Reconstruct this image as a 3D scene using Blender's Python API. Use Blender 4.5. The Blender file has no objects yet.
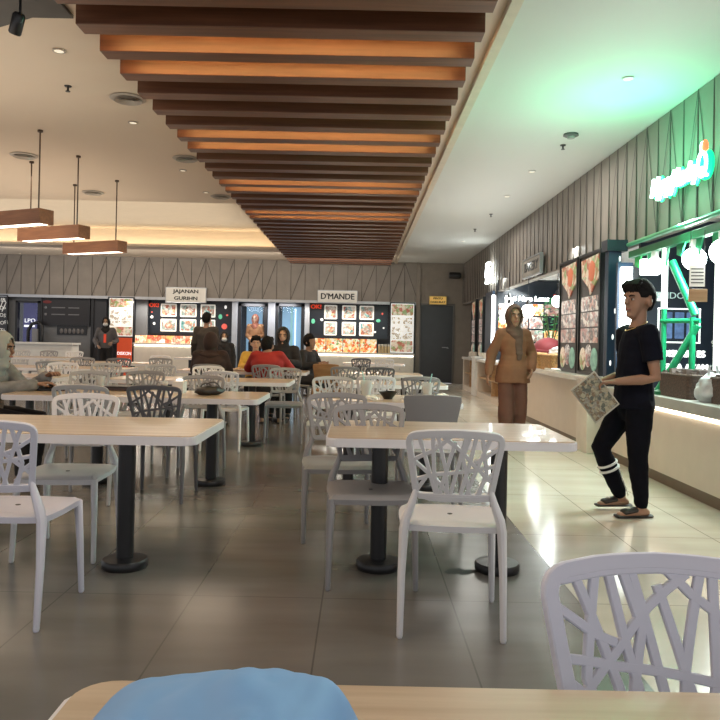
import bpy, bmesh, math, random
from mathutils import Vector, Matrix, Euler, noise as mnoise
R = math.radians
PI = math.pi
random.seed(11)
scene = bpy.context.scene
COL = scene.collection
CAM_H, F, TH = 1.2, 720.0, R(1.2)
CT, ST = math.cos(TH), math.sin(TH)

def at(px, py, d):
    """photo survey -> room coordinates of the point seen there at distance d"""
    dx, dy = px - 360, py - 341
    u = dx * CT + dy * ST
    v = -dx * ST + dy * CT
    return Vector((u * d / F, d, CAM_H - v * d / F))

# ------------------------------------------------------------------ materials
MATS = {}
def mat(name, col, rough=.5, metal=0, emit=None, es=0, var=.06, scale=6, spec=.5, bump=0, alpha=1, coat=0):
    if name in MATS: return MATS[name]
    m = bpy.data.materials.new(name); m.use_nodes = True
    nt = m.node_tree; b = nt.nodes['Principled BSDF']
    tc = nt.nodes.new('ShaderNodeTexCoord')
    no = nt.nodes.new('ShaderNodeTexNoise'); no.inputs['Scale'].default_value = scale; no.inputs['Detail'].default_value = 4
    nt.links.new(tc.outputs['Object'], no.inputs['Vector'])
    rp = nt.nodes.new('ShaderNodeValToRGB')
    c0 = [max(0, x * (1 - var)) for x in col]; c1 = [min(1, x * (1 + var)) for x in col]
    rp.color_ramp.elements[0].color = (*c0, 1); rp.color_ramp.elements[1].color = (*c1, 1)
    rp.color_ramp.elements[0].position = .3; rp.color_ramp.elements[1].position = .7
    nt.links.new(no.outputs['Fac'], rp.inputs['Fac'])
    nt.links.new(rp.outputs['Color'], b.inputs['Base Color'])
    b.inputs['Roughness'].default_value = rough; b.inputs['Metallic'].default_value = metal
    b.inputs['Specular IOR Level'].default_value = spec
    b.inputs['Coat Weight'].default_value = coat
    if emit:
        b.inputs['Emission Color'].default_value = (*emit, 1); b.inputs['Emission Strength'].default_value = es
    if bump:
        bp = nt.nodes.new('ShaderNodeBump'); bp.inputs['Strength'].default_value = bump; bp.inputs['Distance'].default_value = .01
        nt.links.new(no.outputs['Fac'], bp.inputs['Height']); nt.links.new(bp.outputs['Normal'], b.inputs['Normal'])
    if alpha < 1: b.inputs['Alpha'].default_value = alpha
    MATS[name] = m
    return m

def wood(name, c0, c1, scale=(1.2, 26, 26), rough=.4, coat=0, spec=.5):
    if name in MATS: return MATS[name]
    m = bpy.data.materials.new(name); m.use_nodes = True
    nt = m.node_tree; b = nt.nodes['Principled BSDF']
    tc = nt.nodes.new('ShaderNodeTexCoord'); mp = nt.nodes.new('ShaderNodeMapping'); mp.inputs['Scale'].default_value = scale
    no = nt.nodes.new('ShaderNodeTexNoise'); no.inputs['Scale'].default_value = 1; no.inputs['Detail'].default_value = 6; no.inputs['Roughness'].default_value = .6
    rp = nt.nodes.new('ShaderNodeValToRGB'); rp.color_ramp.elements[0].color = (*c0, 1); rp.color_ramp.elements[1].color = (*c1, 1)
    rp.color_ramp.elements[0].position = .35; rp.color_ramp.elements[1].position = .65
    L = nt.links.new
    L(tc.outputs['Object'], mp.inputs['Vector']); L(mp.outputs['Vector'], no.inputs['Vector']); L(no.outputs['Fac'], rp.inputs['Fac'])
    L(rp.outputs['Color'], b.inputs['Base Color']); b.inputs['Roughness'].default_value = rough; b.inputs['Coat Weight'].default_value = coat
    b.inputs['Specular IOR Level'].default_value = spec
    MATS[name] = m
    return m

def food(name, cols, scale=9, es=1.0, stretch=(1, 1, 1)):
    """printed, back-lit food picture: patches of colour"""
    if name in MATS: return MATS[name]
    m = bpy.data.materials.new(name); m.use_nodes = True
    nt = m.node_tree; b = nt.nodes['Principled BSDF']; L = nt.links.new
    tc = nt.nodes.new('ShaderNodeTexCoord'); mp = nt.nodes.new('ShaderNodeMapping'); mp.inputs['Scale'].default_value = stretch
    vo = nt.nodes.new('ShaderNodeTexVoronoi'); vo.inputs['Scale'].default_value = scale
    no = nt.nodes.new('ShaderNodeTexNoise'); no.inputs['Scale'].default_value = scale * 1.6; no.inputs['Detail'].default_value = 3
    ad = nt.nodes.new('ShaderNodeMath'); ad.operation = 'MULTIPLY_ADD'; ad.inputs[1].default_value = .45; ad.inputs[2].default_value = 0
    sp = nt.nodes.new('ShaderNodeSeparateColor'); sm = nt.nodes.new('ShaderNodeMath'); sm.operation = 'MULTIPLY_ADD'; sm.inputs[1].default_value = .6
    rp = nt.nodes.new('ShaderNodeValToRGB'); rp.color_ramp.interpolation = 'EASE'
    el = rp.color_ramp.elements
    el[0].color = (*cols[0], 1); el[0].position = .1
    el[1].color = (*cols[-1], 1); el[1].position = .85
    for i, c in enumerate(cols[1:-1]):
        e = el.new(.1 + .75 * (i + 1) / (len(cols) - 1)); e.color = (*c, 1)
    L(tc.outputs['Object'], mp.inputs['Vector']); L(mp.outputs['Vector'], vo.inputs['Vector']); L(mp.outputs['Vector'], no.inputs['Vector'])
    L(vo.outputs['Color'], sp.inputs['Color']); L(no.outputs['Fac'], ad.inputs[0]); L(sp.outputs['Red'], sm.inputs[0]); L(ad.outputs[0], sm.inputs[2])
    L(sm.outputs[0], rp.inputs['Fac']); L(rp.outputs['Color'], b.inputs['Base Color']); L(rp.outputs['Color'], b.inputs['Emission Color'])
    b.inputs['Emission Strength'].default_value = es; b.inputs['Roughness'].default_value = .3
    MATS[name] = m
    return m

def glass(name, tint=(.95, .96, .97), fac=.12, rough=.02):
    if name in MATS: return MATS[name]
    m = bpy.data.materials.new(name); m.use_nodes = True
    nt = m.node_tree; nt.nodes.clear(); L = nt.links.new
    o = nt.nodes.new('ShaderNodeOutputMaterial'); mx = nt.nodes.new('ShaderNodeMixShader')
    t = nt.nodes.new('ShaderNodeBsdfTransparent'); t.inputs['Color'].default_value = (*tint, 1)
    g = nt.nodes.new('ShaderNodeBsdfGlossy'); g.inputs['Roughness'].default_value = rough
    lw = nt.nodes.new('ShaderNodeLayerWeight'); lw.inputs['Blend'].default_value = fac * 2
    L(lw.outputs['Facing'], mx.inputs['Fac']); L(t.outputs[0], mx.inputs[1]); L(g.outputs[0], mx.inputs[2]); L(mx.outputs[0], o.inputs['Surface'])
    MATS[name] = m
    return m

# ------------------------------------------------------------------ mesh helpers
def box(bm, x0, x1, y0, y1, z0, z1, bev=0):
    vs = [bm.verts.new(p) for p in ((x0,y0,z0),(x1,y0,z0),(x1,y1,z0),(x0,y1,z0),(x0,y0,z1),(x1,y0,z1),(x1,y1,z1),(x0,y1,z1))]
    fs = [bm.faces.new([vs[i] for i in f]) for f in ((0,3,2,1),(4,5,6,7),(0,1,5,4),(1,2,6,5),(2,3,7,6),(3,0,4,7))]
    if bev:
        es = list({e for f in fs for e in f.edges})
        bmesh.ops.bevel(bm, geom=es, offset=bev, segments=2, affect='EDGES', profile=.6)
    return bm

def B(*a, **k):
    bm = bmesh.new(); return box(bm, *a, **k)

def lathe(bm, prof, n=24, c=(0, 0, 0)):
    rings = []
    for r, z in prof:
        rings.append([bm.verts.new((c[0] + r * math.cos(2*PI*i/n), c[1] + r * math.sin(2*PI*i/n), c[2] + z)) for i in range(n)])
    for a, b in zip(rings, rings[1:]):
        for i in range(n):
            bm.faces.new((a[i], a[(i+1) % n], b[(i+1) % n], b[i]))
    bm.faces.new(rings[0][::-1]); bm.faces.new(rings[-1])
    return bm

def prism(bm, poly, z0, z1):
    a = [bm.verts.new((x, y, z0)) for x, y in poly]; b = [bm.verts.new((x, y, z1)) for x, y in poly]
    n = len(poly)
    bm.faces.new(a[::-1]); bm.faces.new(b)
    for i in range(n): bm.faces.new((a[i], a[(i+1) % n], b[(i+1) % n], b[i]))
    return bm

def rrect(x0, x1, y0, y1, r, n=5):
    pts = []
    for cx, cy, a0 in ((x1-r, y1-r, 0), (x0+r, y1-r, 90), (x0+r, y0+r, 180), (x1-r, y0+r, 270)):
        for i in range(n + 1):
            a = R(a0 + 90 * i / n); pts.append((cx + r * math.cos(a), cy + r * math.sin(a)))
    return pts

def plate(bm, poly, y0, y1):
    """polygon in local x,z extruded along y"""
    a = [bm.verts.new((x, y0, z)) for x, z in poly]; b = [bm.verts.new((x, y1, z)) for x, z in poly]
    n = len(poly)
    bm.faces.new(a); bm.faces.new(b[::-1])
    for i in range(n): bm.faces.new((a[(i+1) % n], a[i], b[i], b[(i+1) % n]))
    return bm

def tube(bm, pts, rad, side=None, n=10, cap=True):
    pts = [Vector(p) for p in pts]
    if not isinstance(rad, (list, tuple)): rad = [rad] * len(pts)
    rad = [(r, r) if not isinstance(r, (list, tuple)) else r for r in rad]
    N = len(pts); rings = []
    S = Vector(side) if side else None
    def frame(t, prev):
        s = S.copy() if S else (prev.copy() if prev else (Vector((1, 0, 0)) if abs(t.x) < .8 else Vector((0, 1, 0))))
        s = s - t * s.dot(t)
        if s.length < 1e-4: s = Vector((0, 1, 0)) - t * t.y
        s.normalize(); return s, t.cross(s)
    def ring(p, s, o, a, b): return [bm.verts.new(p + s * (a * math.cos(2*PI*k/n)) + o * (b * math.sin(2*PI*k/n))) for k in range(n)]
    prev = None
    for i, p in enumerate(pts):
        t = (pts[min(i+1, N-1)] - pts[max(i-1, 0)]).normalized()
        s, o = frame(t, prev); prev = s
        a, b = rad[i]
        if cap and i == 0:
            m = min(a, b)
            for f, k in ((.95, .35), (.6, .8)): rings.append(ring(p - t * (m * f), s, o, a * k, b * k))
        rings.append(ring(p, s, o, a, b))
        if cap and i == N - 1:
            m = min(a, b)
            for f, k in ((.6, .8), (.95, .35)): rings.append(ring(p + t * (m * f), s, o, a * k, b * k))
    for A, C in zip(rings, rings[1:]):
        for k in range(n): bm.faces.new((A[k], A[(k+1) % n], C[(k+1) % n], C[k]))
    bm.faces.new(rings[0][::-1]); bm.faces.new(rings[-1])
    return bm

def ball(bm, c, r, M=None, u=14, v=10):
    if not isinstance(r, (tuple, list)): r = (r, r, r)
    mtx = Matrix.Translation(c) @ (M.to_4x4() if M else Matrix.Identity(4)) @ Matrix.Diagonal((*r, 1))
    bmesh.ops.create_uvsphere(bm, u_segments=u, v_segments=v, radius=1, matrix=mtx)
    return bm

def obj(name, bm, m, parent=None, smooth=False, world=False):
    """link one mesh object; world=True when bm was built in room coordinates"""
    bmesh.ops.recalc_face_normals(bm, faces=bm.faces)
    if parent is not None and world:
        bm.transform((Matrix.Translation(parent.location) @ parent.rotation_euler.to_matrix().to_4x4()).inverted())
    me = bpy.data.meshes.new(name); bm.to_mesh(me); bm.free()
    o = bpy.data.objects.new(name, me); COL.objects.link(o)
    for q in (m if isinstance(m, list) else [m]): me.materials.append(q)
    if smooth:
        for p in me.polygons: p.use_smooth = True
        if smooth != 'all':
            try: me.set_sharp_from_angle(angle=R(40))
            except Exception: pass
    if parent is not None: o.parent = parent
    return o

def tag(o, label, cat, group=None, kind=None):
    o['label'] = label; o['category'] = cat
    if group: o['group'] = group
    if kind: o['kind'] = kind
    return o

def thing(name, label, cat, loc=(0, 0, 0), rz=0, group=None):
    o = bpy.data.objects.new(name, None); COL.objects.link(o)
    o.empty_display_size = .1
    o.location = loc; o.rotation_euler = (0, 0, rz)
    return tag(o, label, cat, group)

def struct(name, bm, m, parent=None, smooth=False):
    o = obj(name, bm, m, parent, smooth)
    if parent is None: o['kind'] = 'structure'
    return o

def text(body, size, m, parent, loc=(0, 0, 0), name='lettering', shear=0, extrude=.003, bold=0, sx=1, roty=0, rotx=90, align='CENTER'):
    """lettering standing in the parent's local x,z plane, facing -y"""
    cu = bpy.data.curves.new(name, 'FONT'); cu.body = body; cu.size = size; cu.extrude = extrude; cu.shear = shear
    cu.align_x = align; cu.align_y = 'CENTER'; cu.resolution_u = 3
    tmp = bpy.data.objects.new(name, cu); COL.objects.link(tmp)
    me = bpy.data.meshes.new_from_object(tmp.evaluated_get(bpy.context.evaluated_depsgraph_get()))
    bpy.data.objects.remove(tmp)
    if bold:
        bm = bmesh.new()
        for dx, dz in ((-1, 0), (1, 0), (0, 1), (0, -1)):
            n0 = len(bm.verts); bm.from_mesh(me); bm.verts.ensure_lookup_table()
            for v in bm.verts[n0:]: v.co.x += dx * bold; v.co.y += dz * bold * .6; v.co.z += dx * .0004
        bm.to_mesh(me); bm.free()
    me.transform(Matrix.Translation(loc) @ Euler((R(rotx), roty, 0)).to_matrix().to_4x4() @ Matrix.Diagonal((sx, 1, 1, 1)))
    me.materials.clear(); me.materials.append(m)
    o = bpy.data.objects.new(name, me); COL.objects.link(o); o.parent = parent
    return o

def bake(bm, mods):
    me = bpy.data.meshes.new('tmp'); bm.to_mesh(me); bm.free()
    o = bpy.data.objects.new('tmp', me); COL.objects.link(o)
    for kind, kw in mods:
        md = o.modifiers.new('m', kind)
        for k, v in kw.items(): setattr(md, k, v)
    out = bmesh.new(); m2 = bpy.data.meshes.new_from_object(o.evaluated_get(bpy.context.evaluated_depsgraph_get()))
    out.from_mesh(m2); bpy.data.objects.remove(o); bpy.data.meshes.remove(m2)
    return out

# ------------------------------------------------------------------ palette
WHITE = mat('white_paint', (.72, .71, .68), .5)
BLACK = mat('black_metal', (.012, .012, .014), .35)
DARK = mat('dark_panel', (.025, .025, .03), .4)
GREYP = mat('grey_panel', (.15, .155, .165), .5)
CEILL = mat('warm_ceiling_paint', (.68, .58, .47), .9, var=.02, scale=.6)
CEILR = mat('pale_ceiling_paint', (.66, .67, .64), .9, var=.02, scale=.6)
ALU = mat('brushed_aluminium', (.42, .43, .45), .35, .7)
BEAM = wood('stained_beam_wood', (.10, .037, .016), (.17, .066, .03), (1, 20, 20), .42)
TOPW = wood('pale_laminate', (.46, .33, .22), (.61, .475, .345), (1.1, 22, 22), .28, coat=.25)
EDGE = mat('table_edge_band', (.72, .70, .72), .35, var=.02)
CREAM = mat('cream_counter_panel', (.62, .54, .46), .4, var=.03)
CREAMT = mat('cream_counter_top', (.72, .70, .66), .25, var=.03)
KICK = mat('brown_kickboard', (.17, .125, .09), .5)
TANW = wood('tan_shelf_wood', (.40, .24, .12), (.55, .36, .2), (2, 20, 20), .5)
NAVY = mat('navy_panel', (.018, .04, .085), .35)
GLOW = mat('white_light', (1, 1, 1), .5, emit=(.93, 1, .97), es=9, var=.01)
GLOWW = mat('warm_white_light', (1, 1, 1), .5, emit=(1, .86, .66), es=5, var=.01)
LEDO = mat('amber_light', (1, .7, .4), .5, emit=(1, .60, .22), es=42, var=.01)
NEON = mat('neon_letter', (1, 1, 1), .5, emit=(.55, 1, .8), es=9, var=.01)
NEONG = mat('neon_green_halo', (.02, .5, .2), .5, emit=(0, .75, .28), es=1.6, var=.01)
NEONR = mat('neon_red', (1, .1, .05), .5, emit=(1, .12, .04), es=2.5, var=.01)
GREEN = mat('green_painted_pipe', (.004, .27, .11), .35)
GREEND = mat('deep_green_paint', (.004, .15, .055), .4)
LEAF = mat('bright_leaf', (.02, .42, .10), .5, var=.3, scale=30)
INK = mat('black_lettering', (.02, .02, .02), .6)
CHALK = mat('chalk_lettering', (.7, .7, .68), .8, emit=(.7, .7, .65), es=.25)
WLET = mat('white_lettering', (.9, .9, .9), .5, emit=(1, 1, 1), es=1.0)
REDP = mat('red_print', (.62, .05, .03), .5, emit=(.8, .08, .03), es=.35)
SIGNW = mat('sign_board_white', (.62, .59, .53), .5, emit=(1, .95, .85), es=.06)
F_MIX = food('food_print_mixed', [(.10, .03, .01), (.65, .12, .03), (.85, .55, .2), (.9, .8, .65), (.12, .3, .06)], 16, .5)
F_TILE = food('food_print_tile', [(.03, .03, .03), (.32, .22, .17), (.6, .57, .52), (.20, .30, .27), (.35, .12, .09)], 12, .22)
F_TILE2 = food('food_print_dark', [(.02, .03, .03), (.10, .28, .28), (.65, .6, .55), (.30, .08, .05), (.5, .4, .25)], 11, .25)
F_WHITE = food('menu_print_pale', [(.9, .9, .88), (.75, .72, .66), (.95, .95, .93), (.35, .28, .2), (.75, .76, .72)], 14, .45)
F_HEAD = food('menu_print_header', [(.55, .22, .11), (.66, .58, .46), (.42, .11, .07), (.24, .33, .13), (.62, .57, .48)], 10, .3)

# ------------------------------------------------------------------ setting
H = 3.55
DW = 21.3           # back wall
XF = 3.03           # fascia of the stalls on the right
def floor_mat():
    m = bpy.data.materials.new('polished_floor_tiles'); m.use_nodes = True
    nt = m.node_tree; b = nt.nodes['Principled BSDF']; L = nt.links.new
    def M(op, a, bb=None, c=None):
        n = nt.nodes.new('ShaderNodeMath'); n.operation = op
        for i, q in enumerate((a, bb, c)):
            if q is None: continue
            if isinstance(q, (int, float)): n.inputs[i].default_value = q
            else: L(q, n.inputs[i])
        return n.outputs[0]
    tc = nt.nodes.new('ShaderNodeTexCoord'); sx = nt.nodes.new('ShaderNodeSeparateXYZ'); L(tc.outputs['Object'], sx.inputs[0])
    X, Y = sx.outputs['X'], sx.outputs['Y']
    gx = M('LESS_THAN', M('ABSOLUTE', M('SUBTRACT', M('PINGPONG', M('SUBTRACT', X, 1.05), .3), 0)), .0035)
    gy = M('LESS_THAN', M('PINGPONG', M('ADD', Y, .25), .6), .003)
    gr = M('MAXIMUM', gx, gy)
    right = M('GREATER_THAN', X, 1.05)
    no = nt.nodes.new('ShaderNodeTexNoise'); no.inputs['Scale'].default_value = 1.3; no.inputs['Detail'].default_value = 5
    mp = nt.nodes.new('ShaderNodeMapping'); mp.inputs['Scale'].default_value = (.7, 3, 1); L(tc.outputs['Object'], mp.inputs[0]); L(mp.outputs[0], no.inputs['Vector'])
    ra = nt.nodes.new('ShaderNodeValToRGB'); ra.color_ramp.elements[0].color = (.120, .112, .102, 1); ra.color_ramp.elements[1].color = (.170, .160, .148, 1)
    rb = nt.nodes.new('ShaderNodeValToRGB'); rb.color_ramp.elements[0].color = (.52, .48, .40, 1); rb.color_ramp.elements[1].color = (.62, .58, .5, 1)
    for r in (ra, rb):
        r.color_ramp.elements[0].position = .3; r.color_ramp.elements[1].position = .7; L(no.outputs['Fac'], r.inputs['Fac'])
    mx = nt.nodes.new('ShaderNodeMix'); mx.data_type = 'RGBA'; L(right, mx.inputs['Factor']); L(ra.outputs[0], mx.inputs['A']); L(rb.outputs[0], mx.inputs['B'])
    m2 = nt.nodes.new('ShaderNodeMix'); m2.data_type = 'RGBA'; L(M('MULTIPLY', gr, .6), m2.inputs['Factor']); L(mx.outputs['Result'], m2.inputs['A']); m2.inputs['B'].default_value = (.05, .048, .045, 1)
    L(m2.outputs['Result'], b.inputs['Base Color'])
    n2 = nt.nodes.new('ShaderNodeTexNoise'); n2.inputs['Scale'].default_value = 2.2; n2.inputs['Detail'].default_value = 6; L(tc.outputs['Object'], n2.inputs['Vector'])
    ro = M('MULTIPLY_ADD', n2.outputs['Fac'], .10, .10)
    L(M('ADD', ro, M('MULTIPLY', M('SUBTRACT', 1, right), .08)), b.inputs['Roughness'])
    b.inputs['Specular IOR Level'].default_value = .5
    bp = nt.nodes.new('ShaderNodeBump'); bp.inputs['Strength'].default_value = .015; bp.inputs['Distance'].default_value = .02; L(n2.outputs['Fac'], bp.inputs['Height']); L(bp.outputs[0], b.inputs['Normal'])
    return m
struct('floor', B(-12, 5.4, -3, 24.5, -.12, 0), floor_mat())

# ceiling: main slab left with a raised cove, right slab
RX = -2.2
bm = bmesh.new()
box(bm, -12, RX, -3, 12.55, H, H + .12)
box(bm, -12, RX, 18.8, 24.5, H, H + .06)
box(bm, RX, 1.0, -3, 24.5, H, H + .12)
struct('ceiling', bm, CEILL)
struct('ceiling_right', B(1.0, 5.4, -3, 24.5, H, H + .12), CEILR)
bm = bmesh.new()
box(bm, -12, RX + .1, 12.4, 19.5, H + .5, H + .6)
box(bm, -12, RX + .1, 19.2, 19.3, H + .06, H + .5)
box(bm, RX, RX + .1, 12.4, 19.2, H + .1, H + .5)
box(bm, -12, RX + .1, 12.45, 12.55, H + .1, H + .5)
struct('ceiling_cove', bm, mat('cove_paint', (.72, .63, .52), .9, var=.02))
struct('trim_1', B(-11.9, RX - .05, 19.0, 19.06, H + .062, H + .078), mat('cove_led', (1, .9, .7), .5, emit=(1, .80, .52), es=9))
bm = bmesh.new(); prism(bm, [(-2.15, -2.9), (-2.15, 5.28), (-2.45, 5.28), (-2.95, 5.55), (-6, 5.55), (-6, -2.9)], H - .03, H - .005)
struct('ceiling_panel', bm, mat('dark_ceiling_panel', (.10, .095, .09), .8))
bm = bmesh.new(); box(bm, .97, 1.05, -2, 21.2, H - .05, H - .002)
struct('trim_2', bm, mat('pale_trim', (.66, .57, .46), .6))

# ribbed, folded fascia over the stalls
FASC = mat('taupe_fascia', (.235, .205, .175), .62, var=.08, scale=3)
FGRV = mat('fascia_groove', (.075, .066, .058), .8)
def fascia(name, length, z0, z1, step, loc, rz, seed):
    """shallow folded panels with dark joints and slanting grooves; local x along the wall, front faces -y"""
    rnd = random.Random(seed); bm = bmesh.new(); gv = bmesh.new(); n = int(length / step)
    za, zb = z0 + .02, z1 - .01
    for i in range(n):
        x0, x1 = i * step, (i + 1) * step
        up = (i * 7 + i // 3) % 3 != 2
        da, db = (.0, -.016)
        a = bm.verts.new((x0, da, za)); b = bm.verts.new((x1, db, za)); c = bm.verts.new((x1, da, zb)); d = bm.verts.new((x0, db, zb))
        if up: bm.faces.new((a, b, c)); bm.faces.new((a, c, d)); pts = (x0, x1)
        else: bm.faces.new((a, b, d)); bm.faces.new((b, c, d)); pts = (x1, x0)
        w = .007
        if up or i % 2:
            q = [(pts[0] - w, za), (pts[0] + w, za), (pts[1] + w, zb), (pts[1] - w, zb)]
            lo, hi = ((-.004 if up else -.02), -.02)
            gv.faces.new([gv.verts.new((x, -.019, z)) for x, z in q])
        box(gv, x0 - .006, x0 + .006, -.0185, .0, za, zb)
    box(bm, 0, length, .0, .12, z0, z1); box(bm, 0, length, -.022, .0, z0, z0 + .02)
    o = struct(name, bm, FASC); o.location = loc; o.rotation_euler = (0, 0, rz)
    struct('joint_groove', gv, FGRV, o); return o
fascia('wall_right', 20.3, 2.35, H, .29, (XF, 21.3, 0), R(-90), 1)
fascia('wall_back', 12.6, 2.34, H, .42, (-10.9, DW, 0), 0, 2)
# plain wall around the back door
BEIGEW = mat('grey_beige_wall', (.25, .215, .18), .7)
bm = bmesh.new()
x_p0, x_p1 = at(415, 340, DW).x, at(419.5, 340, DW).x
xd0, xd1 = at(420.5, 340, DW).x, at(452.5, 340, DW).x
zd = 2.3
box(bm, x_p0, xd0 - .04, DW - .06, DW + .2, 0, H); box(bm, xd0 - .04, xd1 + .04, DW, DW + .2, zd + .04, H); box(bm, xd1 + .04, 3.3, DW, DW + .2, 0, H)
struct('wall_back_corner', bm, BEIGEW)
d1 = struct('door_1', B(xd0, xd1, DW + .03, DW + .08, .01, zd), mat('dark_door', (.045, .045, .052), .4))
bm = bmesh.new(); box(bm, xd0 - .05, xd0, DW - .02, DW + .1, 0, zd + .05); box(bm, xd1, xd1 + .05, DW - .02, DW + .1, 0, zd + .05); box(bm, xd0, xd1, DW - .02, DW + .1, zd, zd + .05)
struct('door_frame', bm, mat('door_frame_paint', (.13, .12, .11), .5), d1)
bm = bmesh.new(); tube(bm, [(xd1 - .14, DW + .03, 1.06), (xd1 - .14, DW - .03, 1.06), (xd1 - .3, DW - .03, 1.06)], .014); lathe(bm, [(.03, 0), (.03, .02)], 12, (xd1 - .14, DW + .0, 1.03))
struct('door_handle', bm, ALU, d1, True)
# recess behind the stalls on the back wall, and header rail
bm = bmesh.new(); box(bm, -12, x_p0, DW + 1.7, DW + 1.8, 0, 2.6); box(bm, -12, x_p0, DW + .14, DW + 1.75, 2.5, 2.6); box(bm, x_p0, x_p0 + .06, DW, DW + 1.8, 0, 2.5)
struct('wall_back_recess', bm, mat('stall_back_wall', (.10, .105, .115), .5))
struct('trim_3', B(-10.9, x_p0, DW - .09, DW - .03, 2.29, 2.37), ALU)
# stalls on the right: inner wall, soffit, partition
bm = bmesh.new(); box(bm, 4.7, 4.8, 3, 21.3, 0, 2.9)
struct('wall_right_inner', bm, mat('stall_inner_wall', (.07, .09, .12), .5))
struct('ceiling_stall', B(XF + .12, 4.8, 3, 21.3, 2.62, 2.7), mat('stall_soffit', (.78, .79, .77), .6))
struct('baseboard_right', B(2.70, 2.72, 2.5, 7.6, 0, .1), KICK)

# ------------------------------------------------------------------ wooden slat ceiling feature
sl = thing('slatted_ceiling_feature', 'long brown wooden slat canopy hung under the ceiling with amber light between some beams', 'ceiling slats', (-.62, 12, H))
bmesh_first = None
SX0, SX1, ZB, PITCH, SW = -2.06, .84, 3.40, .472, .175
d0 = 5.09 - PITCH * 4
k = -4; dd = d0
beams = []
while dd < 21.0:
    bm = B(SX0, SX1, dd, dd + SW, ZB, H - .003, bev=.006)
    beams.append(obj('beam', bm, BEAM, sl, world=True))
    idx = k + 1       # beam 1 stands at 5.09 m
    if idx in (-2, 2, 3, 7, 8, 12, 13, 17, 18):
        obj('light_strip', B(SX0 + .08, SX1 - .1, dd - PITCH + SW + .02, dd - PITCH + SW + .05, H - .024, H - .012), LEDO, sl, world=True)
    dd += PITCH; k += 1
obj('backing_board', B(SX0 + .02, SX1 - .02, d0, 21, H - .010, H - .0015), mat('dark_backing', (.06, .025, .012), .7), sl, world=True)

# ------------------------------------------------------------------ ceiling fixtures
VENT = mat('vent_metal', (.42, .38, .33), .5)
def on_ceiling(px, py): 
    dx, dy = px - 360, py - 341
    v = -dx * ST + dy * CT
    return at(px, py, (H - CAM_H) * F / -v)
VL = [(128, 98, 'round ceiling vent closest to the start of the wooden slats'), (186, 158, 'round ceiling vent beside the slats, second in line from the viewer'),
      (24, 155, 'round ceiling vent above the hanging lamps, at the edge of the view'), (93, 192, 'small round ceiling vent above the lamp farthest to the right'),
      (221, 196, 'round ceiling vent beside the slats, just before the raised ceiling')]
for px, py, lb in VL:
    p = on_ceiling(px, py)
    t = thing('ceiling_vent', lb, 'vent', (p.x, p.y, H - .06), 0, 'round ceiling vents')
    bm = lathe(bmesh.new(), [(.06, .06), (.165, .057), (.175, .05), (.15, .038), (.06, .058)], 28); obj('flange', bm, VENT, t, True)
    for r in (.12, .085, .05):
        bm = lathe(bmesh.new(), [(r - .02, .05), (r + .01, .032), (r + .013, .026), (r - .013, .047)], 24); obj('ring', bm, VENT, t, True)
DL = [(59, 50, 'recessed downlight closest to the viewer, left of the slats'), (133, 122, 'recessed downlight between the two round vents beside the slats'),
      (183, 170, 'tiny recessed downlight below the second vent beside the slats'), (206, 192, 'tiny recessed downlight left of the last vent beside the slats'),
      (628, 78, 'recessed downlight in the pale ceiling above the green neon sign'), (532, 171, 'recessed downlight behind the smoke detector on the pale ceiling'),
      (507, 196, 'recessed downlight beyond the one behind the smoke detector'), (463, 241, 'recessed downlight at the far end of the pale ceiling'),
      (20, 253, 'recessed downlight in the soffit below the bright cove, far end of the hall')]
for px, py, lb in DL:
    p = on_ceiling(px, py)
    t = thing('downlight', lb, 'downlight', (p.x, p.y, H - .02), 0, 'recessed downlights')
    obj('trim_ring', lathe(bmesh.new(), [(.035, .018), (.05, .016), (.054, .008), (.04, .006), (.03, .018)], 20), WHITE if px > 400 else VENT, t, True)
    obj('lens', lathe(bmesh.new(), [(.038, .008), (.034, .014)], 18), mat('dim_lens', (.8, .75, .65), .3, emit=(1, .9, .7), es=.5), t)
p = on_ceiling(571, 134)
t = thing('smoke_detector', 'round dark-rimmed smoke detector on the pale ceiling', 'detector', (p.x, p.y, H - .05))
obj('base', lathe(bmesh.new(), [(.08, .05), (.085, .03), (.06, .018)], 24), mat('detector_grey', (.08, .08, .08), .5), t, True)
obj('sensor_cap', lathe(bmesh.new(), [(.045, .02), (.04, .0)], 20), mat('detector_cap', (.35, .35, .33), .5), t, True)
for px, py, lb in ((563, 145, 'small pendant sprinkler head just behind the smoke detector'), (491, 214, 'sprinkler head in the middle of the pale ceiling, far from the detector'), (475, 229, 'sprinkler head near the far end of the pale ceiling'), (68, 86, 'small sprinkler head on the warm ceiling, left of the first round vent')):
    p = on_ceiling(px, py)
    t = thing('ceiling_sprinkler', lb, 'sprinkler', (p.x, p.y, H - .09), 0, 'ceiling sprinklers')
    obj('escutcheon', lathe(bmesh.new(), [(.035, .09), (.03, .08), (.012, .078)], 16), BLACK, t, True)
    obj('deflector', lathe(bmesh.new(), [(.01, .08), (.01, .045), (.022, .042), (.022, .036)], 16), BLACK, t, True)
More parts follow.
